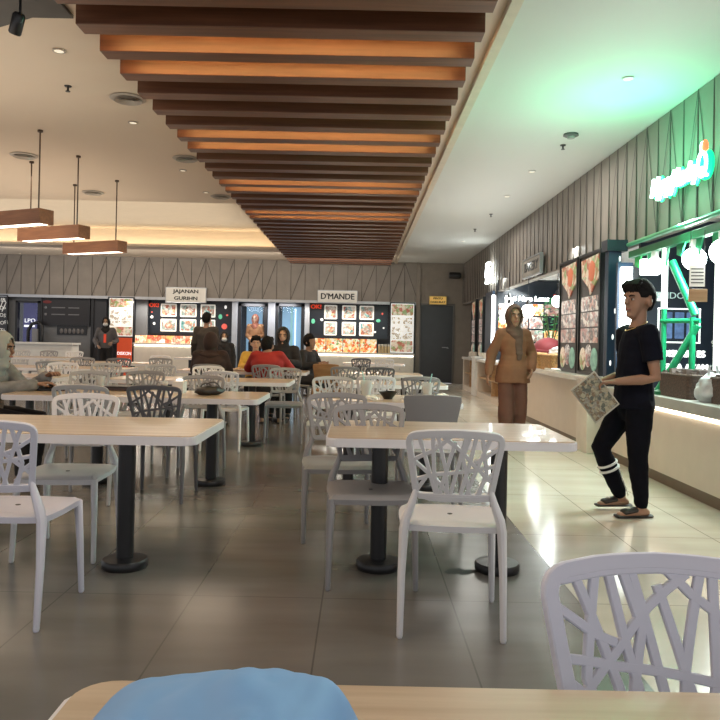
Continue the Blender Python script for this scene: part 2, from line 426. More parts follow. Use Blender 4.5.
# pendant lamps
PW = wood('pendant_wood', (.20, .085, .04), (.29, .13, .06), (3, 30, 30), .45)
PD = [(-4.12, 8.47, 'wooden bar pendant lamp cut by the edge of the view, closest of the three'), (-4.13, 9.62, 'middle one of the three wooden bar pendant lamps'), (-4.11, 11.06, 'smallest-looking, most distant of the three wooden bar pendant lamps')]
for x, d, lb in PD:
    t = thing('pendant_lamp', lb, 'pendant lamp', (x, d, 2.46), R(-25), 'wooden bar pendant lamps')
    bm = bmesh.new(); box(bm, -.56, .56, -.10, -.075, 0, .17); box(bm, -.56, .56, .075, .10, 0, .17); box(bm, -.56, -.535, -.075, .075, 0, .17); box(bm, .535, .56, -.075, .075, 0, .17); box(bm, -.535, .535, -.075, .075, .15, .17)
    obj('lamp_body', bm, PW, t)
    obj('diffuser', B(-.53, .53, -.073, .073, .004, .03), mat('pendant_diffuser', (1, 1, 1), .4, emit=(1, .85, .66), es=4.5), t)
    for sx in (-.43, .43):
        bm = tube(bmesh.new(), [(sx, 0, .17), (sx, 0, H - 2.46 - .01)], .009, n=8); obj('rod', bm, mat('bronze_rod', (.07, .04, .025), .4), t, True)
        obj('ceiling_cup', lathe(bmesh.new(), [(.03, H - 2.46 - .025), (.03, H - 2.46 - .001)], 14, (sx, 0, 0)), mat('bronze_rod', (.07, .04, .025), .4), t, True)
# track spotlight
p = at(17, 24, 4.9)
t = thing('track_spotlight', 'black track spotlight under the dark ceiling panel', 'spotlight', (p.x, p.y, p.z))
M_ = Matrix.Rotation(R(25), 3, 'Y') @ Matrix.Rotation(R(20), 3, 'X')
bm = lathe(bmesh.new(), [(.036, -.07), (.042, -.06), (.042, .06), (.03, .075)], 20); bm.transform(M_.to_4x4()); obj('lamp_head', bm, BLACK, t, True)
obj('stem', tube(bmesh.new(), [(.02, 0, .06), (.02, 0, H - .07 - p.z)], .009), BLACK, t, True)
obj('track', B(-.35, .12, -.02, .02, H - .075 - p.z, H - .035 - p.z), BLACK, t)

# ------------------------------------------------------------------ signs on the fascia
def placard(name, label, loc, rz, w, h, lines, m=SIGNW, lm=INK, frame=ALU, cat='sign', size=None):
    t = thing(name, label, cat, loc, rz)
    obj('board', B(-w/2, w/2, -.05, 0, 0, h, bev=.004), m, t)
    bm = bmesh.new()
    for a in ((-w/2 - .012, w/2 + .012, -.06, .0, -.02, 0), (-w/2 - .012, w/2 + .012, -.06, 0, h, h + .02), (-w/2 - .015, -w/2, -.06, 0, 0, h), (w/2, w/2 + .015, -.06, 0, 0, h)): box(bm, *a)
    obj('frame', bm, frame, t)
    n = len(lines)
    for i, s in enumerate(lines):
        text(s, size or h / n * .72, lm, t, (0, -.053, h * (n - i - .5) / n + .0), bold=(size or h / n * .72) * .035, extrude=.002, sx=min(1.25, w * .86 / (len(s) * .62 * (size or h / n * .72))))
    return t
def back_rect(x0, x1, y0, y1, d):
    a, b = at(x0, y1, d), at(x1, y0, d)
    return a.x, b.x, a.z, b.z
x0, x1, z0, z1 = back_rect(166, 206, 288.5, 301.5, DW - .1)
placard('stall_sign', 'white hanging sign reading JAJANAN on the back fascia', ((x0 + x1) / 2, DW - .06, z0), 0, x1 - x0, z1 - z0, ['JAJANAN', 'GURIHN'])
x0, x1, z0, z1 = back_rect(318, 357, 291.5, 302, DW - .1)
placard('stall_sign', "white sign reading D'MANDE on the back fascia", ((x0 + x1) / 2, DW - .06, z0), 0, x1 - x0, z1 - z0, ["D'MANDE"])
x0, x1, z0, z1 = back_rect(429.5, 446, 297, 304, DW)
placard('exit_sign', 'small yellow sign above the dark back door', ((x0 + x1) / 2, DW - .01, z0), 0, x1 - x0, z1 - z0, ['PINTU', 'DARURAT'], mat('yellow_sign', (.7, .45, .12), .5, emit=(1, .6, .15), es=.25), INK, mat('brass_frame', (.5, .35, .12), .4))
placard('stall_sign', 'grey framed sign board on the ribbed fascia over the bakery', (XF - .05, 12.45, 2.40), R(-90), 1.25, .30, ['BAKERY'], mat('grey_sign', (.30, .28, .25), .8, spec=.1), INK, size=.22)
# lit letters, right fascia
t = thing('lit_sign_letters', 'glowing white lettering on the ribbed fascia near the far corner', 'sign', (XF - .06, 16.6, 2.62), R(-90))
text('E', .46, GLOW, t, (-.1, -.05, .26), extrude=.03, bold=.02, shear=.2, sx=1.6)
text('Sari', .27, GLOW, t, (.1, -.05, .06), extrude=.03, bold=.02, shear=.3, sx=1.5)
t = thing('neon_sign', 'green-glowing white neon script sign on the ribbed fascia', 'sign', (XF - .05, 6.60, 2.67), R(-90))
text('Ngopy', .25, NEON, t, (-.36, -.09, .10), extrude=.012, bold=.006, shear=.35, sx=.82)
text('Nandey', .23, NEON, t, (.10, -.09, .09), extrude=.012, bold=.006, shear=.35, sx=.72)
text('Ngopy', .25, NEONG, t, (-.36, -.05, .10), name='halo', extrude=.006, bold=.028, shear=.35, sx=.82)
text('Nandey', .23, NEONG, t, (.10, -.05, .09), name='halo', extrude=.006, bold=.028, shear=.35, sx=.72)
bm = bmesh.new(); pts = [(.45 + .075 * math.cos(a), -.09, .10 + .10 * math.sin(a)) for a in [2*PI*i/20 for i in range(21)]]; tube(bm, pts, .016, n=8)
tube(bm, [(.45, -.09, .07), (.49, -.09, .01), (.54, -.09, -.01)], .014, n=8); obj('swirl', bm, NEON, t, True)
bm = bmesh.new(); pts = [(.45 + .075 * math.cos(a), -.055, .10 + .10 * math.sin(a)) for a in [2*PI*i/20 for i in range(21)]]; tube(bm, pts, .035, n=8); obj('halo', bm, NEONG, t, True)
bm = bmesh.new(); ball(bm, (.475, -.08, .245), (.035, .025, .06)); obj('red_drop', bm, NEONR, t, True)
bm = bmesh.new(); ball(bm, (.44, -.085, .245), (.02, .022, .055)); obj('white_drop', bm, NEON, t, True)

# ------------------------------------------------------------------ boards: dark menu boards, light boxes
def board(name, label, loc, rz, w, h, cat='menu board', back=DARK, frame=BLACK, dep=.06, fr=.03):
    t = thing(name, label, cat, loc, rz)
    obj('panel', B(-w/2, w/2, -dep, 0, 0, h), back, t)
    bm = bmesh.new()
    for a in ((-w/2 - fr, w/2 + fr, -dep - .02, 0, -fr, 0), (-w/2 - fr, w/2 + fr, -dep - .02, 0, h, h + fr), (-w/2 - fr, -w/2, -dep - .02, 0, 0, h), (w/2, w/2 + fr, -dep - .02, 0, 0, h)): box(bm, *a)
    obj('frame', bm, frame, t)
    return t
def tile(t, x0, x1, z0, z1, m, dep=.06, r=.03, name='photo_print', border=True):
    if border:
        bm = bmesh.new(); plate(bm, rrect(x0, x1, z0, z1, r), -dep - .006, -dep + .002)
        o = obj('print_border', bm, mat('print_white', (.8, .78, .72), .4, emit=(1, .98, .9), es=.2), t)
        e = min(x1 - x0, z1 - z0) * .1
        bm = bmesh.new(); plate(bm, rrect(x0 + e, x1 - e, z0 + e, z1 - e, r * .7), -dep - .012, -dep - .006); q = obj(name, bm, m, o)
        bm = bmesh.new(); ball(bm, ((x0 + x1) / 2 + e * random.uniform(-1, 1), -dep - .012, (z0 + z1) / 2 - e * .6), ((x1 - x0) * .27, .004, (z1 - z0) * .22)); obj('dish_print', bm, F_TILE if m is not F_TILE else F_TILE2, o, True)
        return o
    bm = bmesh.new(); plate(bm, rrect(x0, x1, z0, z1, r), -dep - .008, -dep + .002); return obj(name, bm, m, t)
DB = DW + .35
def brect(px0, px1, py0, py1, d):
    x0, x1, z0, z1 = back_rect(px0, px1, py0, py1, d); return (x0 + x1) / 2, z0, x1 - x0, z1 - z0
BOARDD = mat('menu_board_dark', (.012, .016, .024), .3)
def photo_board(label, px0, px1, py0, py1, cols, mats, extra):
    cx, z0, w, h = brect(px0, px1, py0, py1, DB)
    t = board('menu_board', label, (cx, DB, z0), 0, w, h, back=BOARDD)
    for i, (a, b) in enumerate(cols):
        for j, (c, d) in enumerate(((.52, .92), (.06, .45))):
            xa, xb = (a - px0) / (px1 - px0) * w - w/2, (b - px0) / (px1 - px0) * w - w/2
            tile(t, xa, xb, c * h, d * h, mats[(i + j * 2) % len(mats)])
    text('OK!', h * .16, REDP, t, (-w/2 + .085 * w, -.07, h * .86), bold=.012, sx=1.1)
    for (fx, fz, s, m) in extra:
        bm = bmesh.new(); ball(bm, (fx * w - w/2, -.062, fz * h), (s, .008, s * random.uniform(.7, 1.6)), u=10, v=6); obj('printed_motif', bm, m, t, True)
    return t
PGREEN = mat('print_green', (.1, .4, .25), .5, emit=(.1, .5, .3), es=.4); PRED = mat('print_red', (.6, .1, .08), .5, emit=(.8, .12, .08), es=.4); PWH = mat('print_pale', (.7, .7, .68), .5, emit=(1, 1, 1), es=.5)
photo_board('dark menu board with six food photos under the JAJANAN sign', 147, 232, 302.5, 333, ((161, 177), (180.5, 197), (201, 216)), (F_TILE2, F_TILE, F_TILE),
    ((.06, .5, .05, PWH), (.09, .3, .04, PWH), (.87, .55, .06, PGREEN), (.93, .85, .04, PWH), (.95, .6, .035, PRED), (.92, .25, .09, PRED), (.06, .65, .03, PRED)))
photo_board("dark menu board with six food photos under the D'MANDE sign", 309, 388, 303.5, 337, ((324, 337), (342, 356), (359.5, 374)), (F_TILE, F_TILE2, F_TILE),
    ((.05, .45, .06, PGREEN), (.16, .5, .05, PWH), (.88, .5, .07, PGREEN), (.93, .7, .03, PRED), (.84, .18, .04, PWH), (.95, .3, .03, PWH)))
def light_box(label, px0, px1, py0, py1, d=DW - .05):
    cx, z0, w, h = brect(px0, px1, py0, py1, d)
    t = board('light_box_menu', label, (cx, d, z0), 0, w, h, cat='light box', back=mat('lit_panel', (.85, .86, .85), .4, emit=(1, 1, .97), es=.45), fr=.035)
    tile(t, -w/2 + .02, w/2 - .02, h * .76, h * .985, F_HEAD, border=False, name='header_print')
    for i in range(2):
        for j in range(3): tile(t, -w/2 + .03 + i * w * .47, -w/2 + .03 + i * w * .47 + w * .43, h * (.27 + j * .155), h * (.27 + j * .155 + .14), F_WHITE, border=False, r=.015)
    tile(t, -w/2 + .02, w/2 - .02, h * .02, h * .25, F_HEAD if 'yellow' not in label else F_WHITE, border=False, name='footer_print')
    return t
light_box('tall bright menu light box with a black frame beside the masked worker', 109.5, 134, 298.5, 336)
light_box('tall bright menu light box next to the dark back door', 390, 414, 304, 352.5)

# chalk board, grey shopfront panels, window
cx, z0, w, h = brect(-8, 8, 296, 340, DW - .03)
t = board('chalkboard', 'black chalkboard with chalk writing at the left edge of the view', (cx, DW - .03, z0), 0, w, h, cat='chalkboard')
for i, s in enumerate(('ES', 'DS', 'OS', 'KOPI', 'TEH')): text(s, .15, CHALK, t, (w * .24, -.065, h * (.9 - i * .17)), roty=R(8 * (-1) ** i))
bm = bmesh.new(); tube(bm, [(w*.1, -.065, h*.75), (w*.3, -.065, h*.95), (w*.45, -.065, h*.85), (w*.2, -.065, h*.65)], .012, n=6); obj('chalk_swirl', bm, CHALK, t)
PL = DW + .12
def pxw(px): return at(px, 330, PL).x
bm = bmesh.new()
xw0, xw1, zw0, zw1 = back_rect(15, 41, 301, 345, PL)
box(bm, pxw(8), xw0, PL, PL + .1, 0, 2.3); box(bm, xw0, xw1, PL, PL + .1, zw1, 2.3); box(bm, xw0, xw1, PL, PL + .1, 0, zw0); box(bm, xw1, pxw(92), PL, PL + .1, 0, 2.3); box(bm, pxw(135.5), pxw(147), PL, PL + .1, 0, 2.3)
struct('wall_shopfront', bm, GREYP)
win = struct('window_1', B(xw0, xw1, PL + .5, PL + .55, zw0, zw1), mat('window_scene_blue', (.03, .03, .12), .4, emit=(.05, .05, .22), es=.35))
bm = bmesh.new()
for a in ((xw0, xw0 + .07, zw0, zw1), (xw1 - .09, xw1, zw0, zw1), (xw0, xw1, zw1 - .06, zw1), (xw0, xw1, zw0, zw0 + .05)): box(bm, a[0], a[1], PL - .02, PL + .12, a[2], a[3])
struct('window_frame', bm, BLACK, win)
struct('window_pane', B(xw0 + .07, xw1 - .09, PL + .04, PL + .05, zw0 + .05, zw1 - .06), glass('pane_glass'), win)
struct('window_side_light', B(xw1 - .26, xw1 - .12, PL + .44, PL + .48, zw0 + .7, zw1 - .1), mat('teal_lit', (.2, .4, .4), .4, emit=(.3, .55, .55), es=.5), win)
struct('window_shelf', B(xw0 + .07, xw0 + .36, PL + .4, PL + .48, zw0 + .55, zw0 + .61), WLET, win)
o = text('LPO', .17, WLET, win, ((xw0 + xw1) / 2 - .16, PL + .47, zw0 + .74), name='window_lettering', sx=1.1)
p = at(35, 333, DW - .15)
t = thing('roaster_machine', 'black rounded machine standing in front of the blue window', 'machine', (p.x, p.y, 0))
bm = bmesh.new(); tube(bm, [(-.2, 0, .9), (-.2, 0, 1.3), (-.1, 0, 1.5), (.1, 0, 1.56), (.2, 0, 1.45), (.2, 0, .9)], .05, n=10); obj('hood', bm, BLACK, t, True)
obj('cabinet', B(-.26, .26, -.2, .12, 0, .9, bev=.02), BLACK, t); obj('chute', B(-.07, .1, -.06, .06, .9, 1.36, bev=.02), mat('machine_grey', (.2, .2, .21), .4), t)
cx, z0, w, h = brect(43, 90, 299, 324, PL - .01)
t = board('menu_board', 'plain black menu board with faint text lines on the grey shopfront', (cx, PL - .01, z0), 0, w, h, back=mat('black_board', (.012, .01, .012), .4))
FAINT = mat('faint_lettering', (.16, .16, .17), .7)
for j in range(2):
    for i in range(2): obj('text_line', B(-.42 + i * .5, -.02 + i * .42, -.066, -.058, h * (.36 + .26 * j), h * (.36 + .26 * j) + .03), FAINT, t)
    bm = bmesh.new(); ball(bm, (-w * .43, -.06, h * (.38 + .26 * j)), (.04, .01, .04), u=10, v=6); obj('bullet', bm, FAINT, t)
bm = bmesh.new(); ball(bm, (-w * .4, -.06, h * .85), (.14, .01, .05), u=10, v=6); obj('red_logo', bm, mat('dim_red', (.16, .02, .02), .6), t)
cx, z0, w, h = brect(57, 87, 324.5, 334.5, PL - .02)
t = thing('serving_hatch', 'low dark serving hatch below the plain black menu board', 'hatch', (cx, PL, z0))
obj('opening', B(-w/2, w/2, -.03, 0, 0, h), BLACK, t)
bm = bmesh.new()
for i in range(6): ball(bm, (-w * .35 + i * w * .14, -.035, h * .35), (.05, .02, .08), u=8, v=6)
obj('contents', bm, mat('hatch_goods', (.14, .13, .13), .5), t, True)
x0, x1, z0, z1 = back_rect(92.5, 107, 299, 360, PL)
d2 = struct('door_2', B(x0, x1, PL - .02, PL + .04, 0, z1), DARK)
struct('door_handle', tube(bmesh.new(), [(x0 + .1, PL - .02, 1.05), (x0 + .1, PL - .06, 1.05), (x0 + .1, PL - .06, .85)], .012), ALU, d2, True)
struct('column_back', B(pxw(92) - .02, pxw(92) + .06, PL - .06, PL + .05, 0, 2.3), BLACK)

# counter row on the back wall with printed food strips
def back_counter(label, px0, px1, ztop, panel, strip, glowpx=None, drawers=0):
    x0, x1 = at(px0, 340, DW - .5).x, at(px1, 340, DW - .5).x
    t = thing('stall_counter', label, 'counter', ((x0 + x1) / 2, DW - .5, 0)); w = x1 - x0
    obj('body', B(-w/2, w/2, 0, .5, .0, ztop - .05), panel, t)
    obj('worktop', B(-w/2 - .02, w/2 + .02, -.06, .5, ztop - .05, ztop, bev=.006), CREAMT, t)
    obj('glow_strip', B(-w/2 + .02, w/2 - .02, -.03, -.005, ztop - .09, ztop - .055), GLOWW, t)
    if strip:
        a, b = at(strip[0], 340, DW - .3).x - (x0 + x1) / 2, at(strip[1], 340, DW - .3).x - (x0 + x1) / 2
        zt = at(strip[0], strip[2], DW - .3).z
        n = strip[3]
        for i in range(n):
            bm = B(a + (b - a) * i / n + .01, a + (b - a) * (i + 1) / n - .01, .18, .21, ztop, zt); obj('food_print', bm, F_MIX if strip[4] else F_TILEC, t)
    for i in range(drawers):
        xx = w/2 - .75 + (i % 1) * .5; zz = ztop - .3 - i * .3
        f = obj('drawer', B(xx, xx + .7, -.015, .005, zz, zz + .26, bev=.004), mat('drawer_front', (.66, .62, .54), .5), t)
        bm = bmesh.new(); ball(bm, (xx + .35, -.025, zz + .16), .02, u=10, v=6); obj('knob', bm, ALU, f, True)
    return t
F_TILEC = food('food_print_packs', [(.35, .15, .05), (.8, .45, .15), (.9, .8, .6), (.6, .1, .05), (.85, .6, .3)], 7, .8)
CW = mat('counter_white', (.70, .66, .58), .4)
back_counter('white lit stall counter with drinks prints under the JAJANAN board', 134, 232, 1.02, CW, (135, 196, 335, 6, 0))
back_counter("white lit stall counter with red food prints under the D'MANDE board", 309, 414, .86, CW, (309, 377, 338, 4, 1), drawers=2)
x0 = at(10, 340, DW - 1.3).x; x1 = at(72, 340, DW - 1.3).x
t = thing('stall_counter', 'long pale counter in front of the grey shopfront and window', 'counter', ((x0 + x1) / 2, DW - 1.3, 0)); w = x1 - x0
obj('body', B(-w/2, w/2, 0, .5, .0, .92), CREAMT, t); obj('worktop', B(-w/2 - .04, w/2 + .04, -.05, .55, .92, .98, bev=.006), CREAMT, t)
# snack jars
for i in range(4):
    p = at(379.5 + i * 3.1, 353, DW - .25)
    t = thing('snack_jar', ['first', 'second', 'third', 'fourth'][i] + " snack jar from the left on the counter under the D'MANDE board", 'jar', (p.x, p.y, .86), 0, "snack jars on the counter")
    obj('jar_body', lathe(bmesh.new(), [(.035, 0), (.04, .02), (.04, .18), (.034, .2)], 14), mat('jar_goods', (.5, .38, .2), .3, var=.4, scale=40), t, True)
    obj('lid', lathe(bmesh.new(), [(.042, .2), (.042, .25), (.03, .255)], 14), mat('jar_lid', (.55, .52, .45), .4), t, True)
# glass doors
for px0, px1, lb in ((237.5, 268, 1), (275, 304.5, 2)):
    x0, x1, z0, z1 = back_rect(px0, px1, 304, 356, PL - .05)
    dr = struct('door_%d' % (lb + 2), B(x0 + .08, x1 - .08, PL + 1.0, PL + 1.05, 0.02, z1 - .05), mat('blue_lit_wall', (.20, .32, .42), .5, emit=(.30, .52, .72), es=.5, var=.25, scale=1.5))
    bm = bmesh.new(); box(bm, x0, x0 + .09, PL - .08, PL, 0, z1); box(bm, x1 - .09, x1, PL - .08, PL, 0, z1); box(bm, x0, x1, PL - .08, PL, z1 - .08, z1); struct('door_frame', bm, BLACK, dr)
    struct('door_pane', B(x0 + .09, x1 - .09, PL - .045, PL - .035, .05, z1 - .08), glass('pane_glass'), dr)
    xx = x1 - .28 if lb == 1 else x0 + .35
    struct('door_inner_post', B(xx, xx + .06, PL + .9, PL + .98, .02, z1 - .06), BLACK if lb == 1 else mat('teal_lit', (.2, .4, .4), .4, emit=(.3, .55, .55), es=.5), dr)
    struct('door_inner_light', B(xx + .12, xx + .17, PL + .9, PL + .95, .2, z1 - .1), mat('blue_white_light', (.7, .8, .9), .5, emit=(.6, .8, 1), es=1.1), dr)
bm = bmesh.new()
for a, b in ((232, 237.5), (268, 275), (304.5, 309)): box(bm, at(a, 340, PL).x, at(b, 340, PL).x, PL - .1, PL + .1, 0, 2.33)
struct('pillar_grey', bm, mat('pillar_grey_paint', (.30, .31, .33), .5))
# red standee
x0, x1, z0, z1 = back_rect(116.5, 132, 338, 380, 19.2)
t = thing('standee', 'red promotional standee with white lettering beside the masked worker', 'standee', ((x0 + x1) / 2, 19.2, 0)); w = x1 - x0
obj('panel', B(-w/2, w/2, -.02, .02, .06, z1, bev=.004), mat('standee_red', (.55, .07, .03), .5, emit=(.8, .1, .03), es=.35), t)
text('DISKON', .12, WLET, t, (0, -.024, z1 - .42), sx=.85); text('20%', .19, WLET, t, (0, -.024, z1 - .62)); obj('foot', B(-w/2, w/2, -.15, .15, 0, .06), BLACK, t)
p = at(455, 275.5, DW - .2)
t = thing('wall_speaker', 'black cylindrical speaker on the wall above the dark door', 'speaker', p)
bm = lathe(bmesh.new(), [(.08, -.17), (.095, -.15), (.095, .15), (.07, .17)], 20); bm.transform(Matrix.Rotation(R(90), 4, 'Y')); obj('housing', bm, BLACK, t, True)
obj('bracket', B(-.02, .02, .0, .2, -.03, .03), BLACK, t)

# ------------------------------------------------------------------ stalls on the right
def seg(y0, y1): return (y0 + y1) / 2, y1 - y0
def counter(label, y0, y1, x, h, dep, parts):
    c, L = seg(y0, y1)
    t = thing('stall_counter', label, 'counter', (x, c, 0), R(-90))
    parts(t, L, h, dep); return t
def plain(t, L, h, dep):
    obj('front_panel', B(-L/2, L/2, 0, dep, .10, h - .13), CREAM, t)
    obj('worktop', B(-L/2 - .01, L/2 + .01, -.04, dep + .02, h - .09, h, bev=.008), mat('worktop_grey', (.42, .41, .39), .35), t)
    obj('glow_strip', B(-L/2 + .05, L/2 - .05, -.02, .0, h - .125, h - .10), GLOWW, t)
    obj('kickboard', B(-L/2, L/2, .03, dep, 0, .10), KICK, t)
counter('cream counter with a glowing edge under the green pipe frame', 3.2, 7.62, 2.66, .77, .7, plain)
def bakery(t, L, h, dep):
    obj('front_panel', B(-L/2, L/2, 0, dep, .10, h - .06), CREAM, t)
    bm = bmesh.new(); prism(bm, rrect(-L/2, L/2, -.06, dep, .05), h - .06, h); obj('worktop', bm, CREAMT, t)
    obj('kickboard', B(-L/2, L/2, .03, dep, 0, .10), KICK, t)
    obj('edge_strip', B(L/2 - .06, L/2 - .01, -.012, 0, .1, h - .06), ALU, t)
counter('cream bakery counter between the walking woman and the menu light boxes', 8.42, 12.9, 2.6, .85, .62, bakery)
def openshelf(t, L, h, dep):
    bm = bmesh.new(); box(bm, -L/2, L/2, .0, dep, .0, .12); box(bm, -L/2, -L/2 + .12, 0, dep, .12, h - .06); box(bm, L/2 - .12, L/2, 0, dep, .12, h - .06); box(bm, -L/2 + .12, L/2 - .12, dep - .03, dep, .12, h - .06)
    obj('carcass', bm, CREAM, t); obj('worktop', B(-L/2, L/2, -.04, dep, h - .06, h, bev=.006), CREAMT, t)
    obj('shelf', B(-L/2 + .12, L/2 - .12, .04, dep - .03, .42, .45), TANW, t)
    obj('lining', B(-L/2 + .122, L/2 - .122, dep - .06, dep - .03, .12, h - .06), TANW, t); obj('divider', B(-.02, .02, .03, dep - .06, .12, h - .06), TANW, t)
counter('cream open-shelf counter lined with tan wood behind the walking woman', 13.1, 16.4, 2.68, .85, .6, openshelf)
counter('small open-shelf counter with tan lining closest to the dark back door', 17.0, 18.9, 2.72, .85, .6, openshelf)
t = thing('counter_pillar', 'white counter pillar between the two open-shelf counters', 'pillar', (2.78, 16.7, 0)); obj('shaft', B(-.14, .14, -.25, .25, 0, .86, bev=.01), WHITE, t); obj('cap', B(-.16, .16, -.27, .27, .86, .9, bev=.01), WHITE, t)
t = thing('counter_pillar', 'white end pillar of the bakery counter behind the standing man', 'pillar', (2.67, 8.2, 0)); obj('shaft', B(-.13, .13, -.18, .2, 0, .82, bev=.008), mat('pillar_cream', (.68, .62, .55), .45), t); obj('cap', B(-.14, .14, -.19, .21, .82, .86, bev=.008), CREAMT, t)

def side_light_box(label, y, w, z0=.89, z1=2.27, x=2.78):
    h = z1 - z0
    t = board('light_box_menu', label, (x, y, z0), R(-90), w, h, cat='light box', back=mat('charcoal_panel', (.06, .055, .055), .4), fr=.035, dep=.07)
    bm = bmesh.new(); plate(bm, [(-w*.42, h*.97), (w*.45, h*.99), (w*.45, h*.80), (w*.2, h*.72), (w*.05, h*.66), (-.02*w, h*.72), (-w*.38, h*.82)][::-1], -.085, -.068); obj('header_print', bm, F_HEAD, t)
    bm = bmesh.new(); ball(bm, (w*.12, -.085, h*.86), (w*.16, .01, h*.09), u=12, v=8); obj('fruit_print', bm, mat('print_orange', (.5, .14, .07), .5, emit=(.7, .2, .1), es=.3), t, True)
    for j in range(3):
        for i in range(2): tile(t, -w*.42 + i * w*.44, -w*.42 + i * w*.44 + w*.41, h*(.25 + j*.137), h*(.25 + j*.137 + .125), (F_TILEL, F_TILEL2)[(i + j) % 2], dep=.07, r=.012, border=False)
    for i in range(3):
        bm = bmesh.new(); ball(bm, (-w*.28 + i * w*.28, -.078, h*(.11 + .03 * (i % 2))), (w*.17, .012, h*.10), u=12, v=8); obj('dessert_print', bm, (F_HEAD, F_TILEL, mat('print_mint', (.2, .36, .28), .5, emit=(.3, .5, .4), es=.25, var=.4, scale=14))[i], t, True)
    return t
F_TILEL = food('menu_print_light', [(.55, .53, .5), (.16, .13, .13), (.62, .58, .55), (.35, .16, .14), (.5, .46, .42)], 15, .35)
F_TILEL2 = food('menu_print_rosy', [(.52, .46, .44), (.35, .16, .13), (.6, .55, .5), (.10, .09, .09), (.55, .34, .27)], 14, .35)
side_light_box('tall dessert menu light box directly behind the newspaper, closest to the man', 8.52, .74)
side_light_box('tall dessert menu light box between its twin and the green plant', 9.38, .74)
side_light_box('narrow tall menu light box at the far end of the bakery front', 17.2, .55, x=2.95); side_light_box('narrow tall menu light box beside the dark corner of the far wall', 18.3, .6, x=2.95)
t = thing('navy_panel_screen', 'dark blue glossy panel at the far end of the bakery opening', 'panel', (2.9, 16.3, .87), R(-90)); obj('panel', B(-.45, .45, 0, .05, 0, 1.5), NAVY, t); obj('edge_light', B(.46, .53, -.02, .04, .05, 1.4), mat('edge_light', (1, 1, 1), .5, emit=(.9, .97, 1), es=4), t)
t = thing('navy_pillar', 'dark navy pillar beside the menu light boxes, behind the man', 'pillar', (2.72, 7.78, .77)); obj('shaft', B(-.07, .07, -.05, .06, 0, 1.45, bev=.006), NAVY, t); obj('capital', B(-.10, .12, -.09, .1, 1.45, 1.57), mat('navy_dark', (.012, .02, .04), .4), t); obj('foot', B(-.08, .08, -.06, .07, 0, .06), DARK, t)
bm = bmesh.new()
for i in range(5): ball(bm, (-.03 + .02*i, -.052, .25 + .28 * i), (.010, .004, .03), u=8, v=6)
obj('white_mark', bm, WLET, t)
t = thing('light_column', 'glowing white upright light panel behind the head of the standing man', 'light', (2.73, 7.42, .82)); obj('diffuser', B(-.055, .055, -.03, .03, .27, 1.2, bev=.008), GLOW, t); obj('frame', B(-.08, .08, .03, .07, 0, 1.25), NAVY, t); obj('foot', B(-.08, .08, -.05, .07, -.05, .02), NAVY, t)
# bakery inside: back boards, letters, plant, light tubes
bb = thing('menu_wall', 'back-lit menu wall with food photos and white lettering inside the bakery', 'menu board', (3.85, 15.8, .0))
obj('panel', B(-.86, .84, 0, .08, .0, 2.6), BOARDD, bb)
for i in range(5):
    for j in range(4):
        if (i * 5 + j * 3) % 7 == 0: continue
        x0 = -.82 + i * .335; tile(bb, x0, x0 + .305, .98 + j * .285, .98 + j * .285 + .25, (F_TILE, F_TILEL, F_MIX, F_TILE2, F_TILEL2)[(i * 2 + j) % 5], dep=.0, r=.02, border=False)
text('Roti Nusa Lezat', .15, GLOW, bb, (-.22, -.015, 2.20), shear=.2, bold=.003, sx=1.0); obj('red_banner', B(.38, .82, -.02, 0, 2.17, 2.31), PRED, bb)
t = thing('prep_counter', 'pale back worktop inside the bakery carrying the green plant', 'counter', (3.6, 12.6, 0), R(-90)); obj('body', B(-3.0, 3.0, -.3, .5, 0, .9), GREYP, t); obj('worktop', B(-3.02, 3.02, -.33, .5, .9, .95, bev=.006), CREAMT, t)
for i, y in enumerate((10.6, 12.4, 15.2)):
    t = thing('ceiling_tube_light', ['white tube light over the bread baskets, close to the light boxes', 'white tube light in the middle of the bakery soffit', 'white tube light at the far end of the bakery soffit'][i], 'light', (3.32, y, 2.52)); obj('tube', B(-.08, .08, -.75, .75, 0, .05, bev=.01), GLOW, t); obj('housing', B(-.09, .09, -.6, .6, .05, .1), WHITE, t)
for i, (x, y, z, r) in enumerate(((3.0, 15.0, 1.75, .10), (2.92, 14.2, 1.87, .13), (3.0, 12.9, 1.80, .12), (3.28, 12.0, 1.93, .10), (3.15, 15.3, 2.1, .09))):
    t = thing('globe_lamp', ['small globe lamp high at the far end of the bakery', 'round globe lamp right above the head of the walking woman', 'large globe lamp in the middle of the bakery', 'globe lamp above the green plant in the bakery', 'globe lamp beside the dark blue panel of the bakery'][i], 'lamp', (x, y, z), 0, 'white globe lamps in the bakery')
    bm = bmesh.new(); ball(bm, (0, 0, 0), r); obj('globe', bm, GLOW, t, True); obj('cord', tube(bmesh.new(), [(0, 0, r), (0, 0, 2.62 - z)], .008), BLACK, t); obj('cap', lathe(bmesh.new(), [(.04, r * .9), (.035, r + .06), (.015, r + .09)], 12), BLACK, t, True)
pl = thing('potted_plant', 'leafy green plant standing in the bakery behind the bread', 'plant', (3.74, 14.1, .95))
obj('pot', lathe(bmesh.new(), [(.1, 0), (.14, .2), (.13, .22), (.11, .2)], 18), mat('plant_pot', (.3, .28, .25), .6), pl, True)
bm = bmesh.new(); rnd = random.Random(4)
for i in range(150):
    a = rnd.uniform(0, 2*PI); h_ = rnd.uniform(.3, 1.15); r_ = rnd.uniform(.05, .40) * (1.1 - abs(h_ - .6))
    c = Vector((r_ * math.cos(a), r_ * math.sin(a), h_)); t_ = Vector((math.cos(a), math.sin(a), rnd.uniform(-.5, .5))).normalized() * rnd.uniform(.07, .12); s_ = t_.cross(Vector((0, 0, 1))).normalized() * .03
    vs = [bm.verts.new(q) for q in (c, c + t_ * .5 + s_, c + t_, c + t_ * .5 - s_)]; bm.faces.new(vs)
lf = obj('foliage', bm, LEAF, pl)
